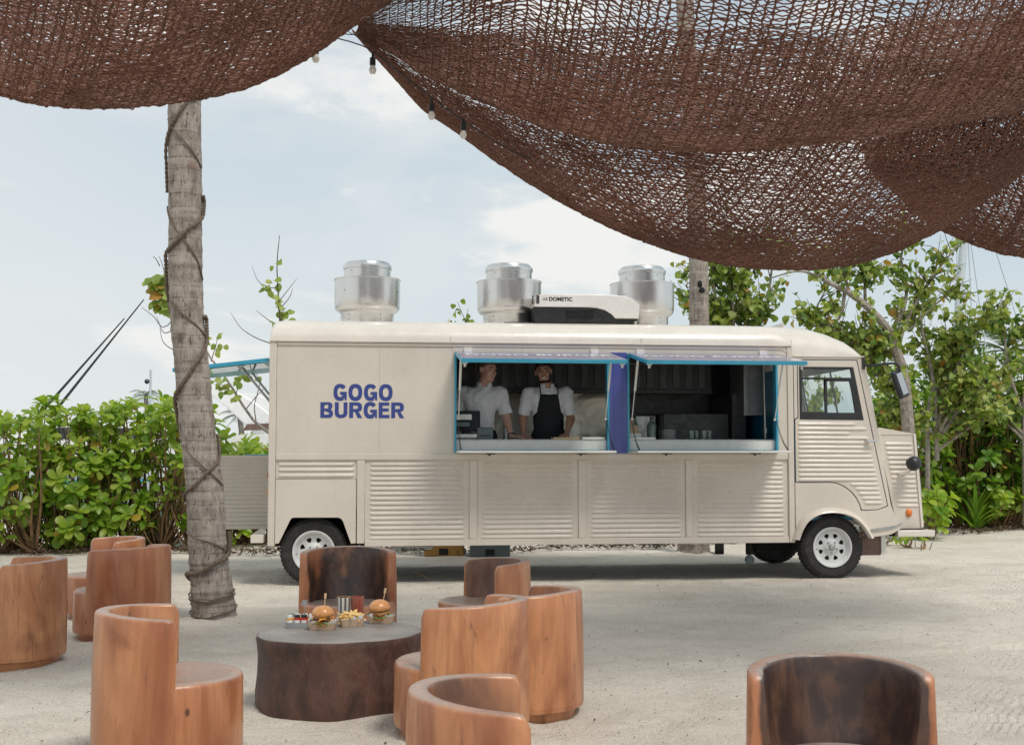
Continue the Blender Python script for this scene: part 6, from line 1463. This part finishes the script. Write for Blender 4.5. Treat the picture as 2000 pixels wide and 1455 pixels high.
    for sx in (-1, 1): T.cap(pe + np.array([sx * .095, 0, -.05]), (sx * .11, -.02, .50), .105, .08, .03); T.cap((sx * .11, -.02, .5), (sx * .12, .02, .11), .08, .068, .02)
    V, F = T.mesh(); link('trousers', np_mesh('trousers', V, F, M['trousers'], True), root)
    for sx in (-1, 1):
        S = SDF((sx * .12 - .08, -.24, -.0), (sx * .12 + .08, .12, .16), .010); S.cap((sx * .12, .04, .05), (sx * .12, -.15, .042), .048, .042, .02); S.F = np.maximum(S.F, -(np.meshgrid(*S.ax, indexing='ij')[2] - .004)).astype(np.float32)
        V, F = S.mesh(); link('shoe', np_mesh('shoe', V, F, M['shoe'], True), root)
    if P['apron']:
        A_ = SDF((-.30, -.36, .55), (.30, .10, 1.50), .008)
        A_.F = np.interp(0, [0, 1], [0, 0]) + np.pad(np.full((1, 1, 1), 1.0, np.float32), [(0, n - 1) for n in A_.n], mode='edge')
        A_.cap(pe + [0, 0, -.25], ch, .180, .178, .05, flat=.76); A_.cap(ch + [-.11, 0, .05], ch + [.11, 0, .05], .126, .126, .04)
        X, Y, Z = np.meshgrid(*A_.ax, indexing='ij'); cx = ch[0] + (pe[0] - ch[0]) * np.clip((ch[2] - Z) / (ch[2] - pe[2]), 0, 1)
        tz = ch[2] + .115; hw = np.interp(Z, [ch[2] - .20, ch[2] - .08, tz], [.25, .135, .098])
        cut = np.maximum.reduce([np.abs(X - cx) - hw, Z - tz, (Y - (ch[1] - .02)), .62 - Z])
        inner = -(A_.F + .022)
        A_.F = np.maximum.reduce([A_.F, cut, inner]).astype(np.float32)
        V, F = A_.mesh(); ap = link('apron', np_mesh('apron', V, F, M['apron'], True), root)
        for sx in (-1, 1):
            b = MB(); b.tube(curve_pts([(ch[0] + sx * .095, ch[1] - .132, tz - .01), (ch[0] + sx * .098, ch[1] - .10, tz + .06), (nb[0] + sx * .082, nb[1] - .03, nb[2] - .002), (nb[0] + sx * .06, nb[1] + .06, nb[2] + .012), (nb[0], nb[1] + .085, nb[2] + .01)], 14), .0075, 6); b.build('apron_strap', M['apron'], ap)
    else:
        b = MB()
        for i in range(5): b.lathe([(0, .006), (.006, .004), (.008, 0)], 10, M=Matrix.Translation((ch[0] - .055, ch[1] - .128 - .004 * (2 - abs(i - 2)), ch[2] + .09 - i * .075)) @ Matrix.Rotation(R(90), 4, 'X'))
        b.tube([(ch[0] - .075, ch[1] - .128, ch[2] + .12), (ch[0] - .078, ch[1] - .137, ch[2] - .05), (ch[0] - .08, ch[1] - .133, ch[2] - .3)], .003, 5); b.build('jacket_buttons', M['cotton'], jk)
    if P.get('band') is not None:
        el, wr = np.array(P['Rel']), np.array(P['Rwr']); d = Vector(wr - el).normalized(); q = Vector(wr) - d * .02; b = MB()
        x, y, z = frame(d, Vector((0, 0, 1))); ring = [q + (x * cos(a) + z * sin(a)) * .031 for a in [2 * pi * i / 20 for i in range(21)]]; b.tube(ring, .006, 6, cap=False); b.build('wristband', M['black'], root)
    return root
CZ = 1.488 - FLOOR        # counter height above the kitchen floor
def truck_loc(u, v): q = tw(u, v, FLOOR); return q
# chef on the left, half turned towards his colleague
person(truck_loc(2.235, .56), TANG, dict(label='person in a white chef jacket at the till, head turned right and smiling', skin='skin_a', hair='hair_a', beard=False, apron=False, band=1,
    head=(.075, -.03, 1.642), yaw=42, pitch=4, roll=4, neck=(.04, .0, 1.505), chest=(.0, .0, 1.27), pelvis=(-.01, .03, .96),
    Lsh=(-.205, .0, 1.40), Lel=(-.27, .0, 1.13), Lwr=(-.16, -.22, .94), Lhd=(.5, -.8, -.35), Lth=(1, 0, .2),
    Rsh=(.225, .0, 1.40), Rel=(.285, -.03, 1.125), Rwr=(.315, -.20, CZ + .035), Rhd=(.75, -.60, -.10), Rth=(-.5, -.8, 0), curl=.7))
# chef on the right in the black apron
person(truck_loc(2.985, .62), TANG, dict(label='person with a short dark beard in a white shirt and black apron, smiling at us', skin='skin_b', hair='hair_b', beard=True, apron=True,
    head=(-.055, -.06, 1.632), yaw=-8, pitch=2, roll=-6, neck=(-.01, -.01, 1.50), chest=(.0, .0, 1.27), pelvis=(.02, .04, .96),
    Lsh=(-.21, .0, 1.395), Lel=(-.275, .02, 1.12), Lwr=(-.285, -.14, .93), Lhd=(.25, -.9, -.4), Lth=(1, 0, 0),
    Rsh=(.205, -.02, 1.40), Rel=(.255, -.02, 1.12), Rwr=(.165, -.27, CZ + .055), Rhd=(-.30, -.95, -.22), Rth=(-1, .1, 0), curl=.35, spread=.4))
# ------------------------------------------------------------------ things on the counter and under the truck
CT = 1.4885
def tp(u, v, z=CT): return tw(u, v, z)
e = empty('cash_register', tp(2.07, .20), TANG); tag(e, 'black touch-screen till on the counter at the left end of the hatch', 'cash register')
b = MB(); Mx = Matrix.Translation((0, .02, .17)) @ Matrix.Rotation(R(-14), 4, 'X'); b.box((-.18, 0, -.08), (.135, .028, .14), M=Mx); b.build('screen_housing', M['black'], e, bevel=.008)
b = MB(); b.box((-.14, -.035, .205), (.04, -.004, .265), M=None); b.build('customer_display', M['ac_white'], e, bevel=.006)
b = MB(); b.box((-.14, -.075, .13), (.02, -.03, .185)); b.build('receipt_roll_cover', M['grey_bin'], e, bevel=.012)
b = MB(); b.box((-.16, -.12, .012), (.09, .06, .058)); b.box((-.16, -.11, .0), (.08, .05, .012)); b.build('base', M['steel'], e, bevel=.012)
b = MB(); b.tube([(-.03, .05, .05), (-.03, .06, .17)], .03, 10); b.build('stand', M['black'], e)
e = empty('receipt_printer', tp(2.245, .17), TANG); tag(e, 'small dark grey receipt printer right of the till', 'printer')
b = MB(); b.box((-.085, -.07, 0), (.085, .09, .125)); b.build('housing', M['grey_bin'], e, bevel=.012); b = MB(); b.box((-.06, -.073, .03), (.06, -.0705, .045)); b.build('paper_slot', M['black'], e)
def bottle(nm, u, v, h, r, mat, label, cap='black', cat='bottle', z=CT):
    e = empty(nm, tp(u, v, z), TANG); tag(e, label, cat); b = MB(); b.lathe([(0, 0), (r, 0), (r, h * .6), (r * .85, h * .7), (r * .38, h * .8), (r * .36, h * .93), (0, h * .93)], 20); b.build('bottle_body', M[mat], e, smooth=50)
    b = MB(); b.lathe([(r * .42, h * .90), (r * .42, h), (0, h)], 12); b.build('cap', M[cap], e); return e
bottle('steel_shaker', 2.51, .52, .20, .028, 'steel', 'left of two steel shakers behind the counter between the two people', 'steel', 'shaker')
bottle('steel_shaker', 2.575, .54, .17, .028, 'steel', 'right and shorter of two steel shakers behind the counter', 'steel', 'shaker')
bottle('glass_bottle', 3.93, .46, .26, .032, 'bottle', 'slim green glass bottle by the cardboard box in the right hatch')
bottle('glass_bottle', 4.10, .40, .25, .052, 'bottle', 'wide clear glass bottle with a black spout in the right hatch')
e = empty('cardboard_box', tp(3.845, .30), TANG); tag(e, 'small open brown cardboard box standing on a white one in the right hatch', 'box')
b = MB(); b.box((-.07, -.06, .07), (.075, .06, .15)); b.box((-.07, .058, .15), (.05, .062, .21)); b.build('carton', M['kraft'], e)
e = empty('white_box', tp(3.845, .30), TANG); tag(e, 'flat white box under the cardboard one at the left of the right hatch', 'box'); b = MB(); b.box((-.09, -.07, 0), (.10, .07, .0695)); b.build('carton', M['ac_white'], e, bevel=.004)
e = empty('plate_stack', tp(4.27, .36), TANG); tag(e, 'low stack of pale plates beside the clear bottle', 'plates')
for k in range(8): b = MB(); b.lathe([(0, 0), (.06, 0), (.105, .008), (.105, .012), (0, .009)], 28); b.build('plate', M['steel'], e, (0, 0, k * .013))
e = empty('serving_board', tp(3.11, .17), TANG); tag(e, 'thin wooden board under the right hand of the person in the apron', 'board'); b = MB(); b.box((-.14, -.09, 0), (.14, .09, .024)); b.build('board', M['stick'], e, bevel=.004)
for u0, u1, lab in ((3.27, 3.51, 'flat white tray right of the wooden board on the counter'), (3.78, 4.06, 'flat white tray at the left of the right hatch')):
    e = empty('white_tray', tp((u0 + u1) / 2, .09), TANG); tag(e, lab, 'tray', 'flat white trays on the counter'); b = MB(); b.box((-(u1 - u0) / 2, -.05, 0), ((u1 - u0) / 2, .10, .024)); b.build('tray_body', M['ac_white'], e, bevel=.004)
e = empty('glassware', tp(4.52, .30), TANG); tag(e, 'few clear tumblers in the dark middle of the right hatch', 'glasses')
for k in range(4): b = MB(); b.lathe([(0, 0), (.026, 0), (.032, .10), (.030, .10), (.025, .006), (0, .006)], 18); b.build('tumbler', M['bottle'], e, (k * .07, (k % 2) * .05, 0))
# storage bins behind the truck
for (x0, x1, y, mt, lab) in ((828, 905, 16.1, 'yellow_bin', 'yellow plastic bin seen under the truck skirt'), (918, 996, 16.0, 'grey_bin', 'dark grey plastic bin seen under the truck skirt')):
    a, c = at(x0, 1080, y).x, at(x1, 1080, y).x; e = empty('storage_bin', ((a + c) / 2, y, 0)); tag(e, lab, 'bin', 'plastic bins behind the truck'); h = (c - a) / 2; b = MB()
    b.box((-h, 0, .0), (h, .4, .62)); b.box((-h - .012, -.012, .60), (h + .012, .412, .65)); b.build('bin_body', M[mt], e, bevel=.015); b = MB(); b.box((-.06, -.006, .02), (.06, -.001, .10)); b.build('handle_slot', M['soot'], e)
# dropped twig and wheel chock
b = MB(); p = ground(812, 1120); q = ground(836, 1132); b.tube([p + Vector((0, 0, .01)), p.lerp(q, .5) + Vector((0, 0, .03)), q + Vector((0, 0, .008))], [.006, .008, .004], 6); tag(b.build('fallen_stick', M['stick']), 'short pale stick lying in the shade under the truck', 'stick')
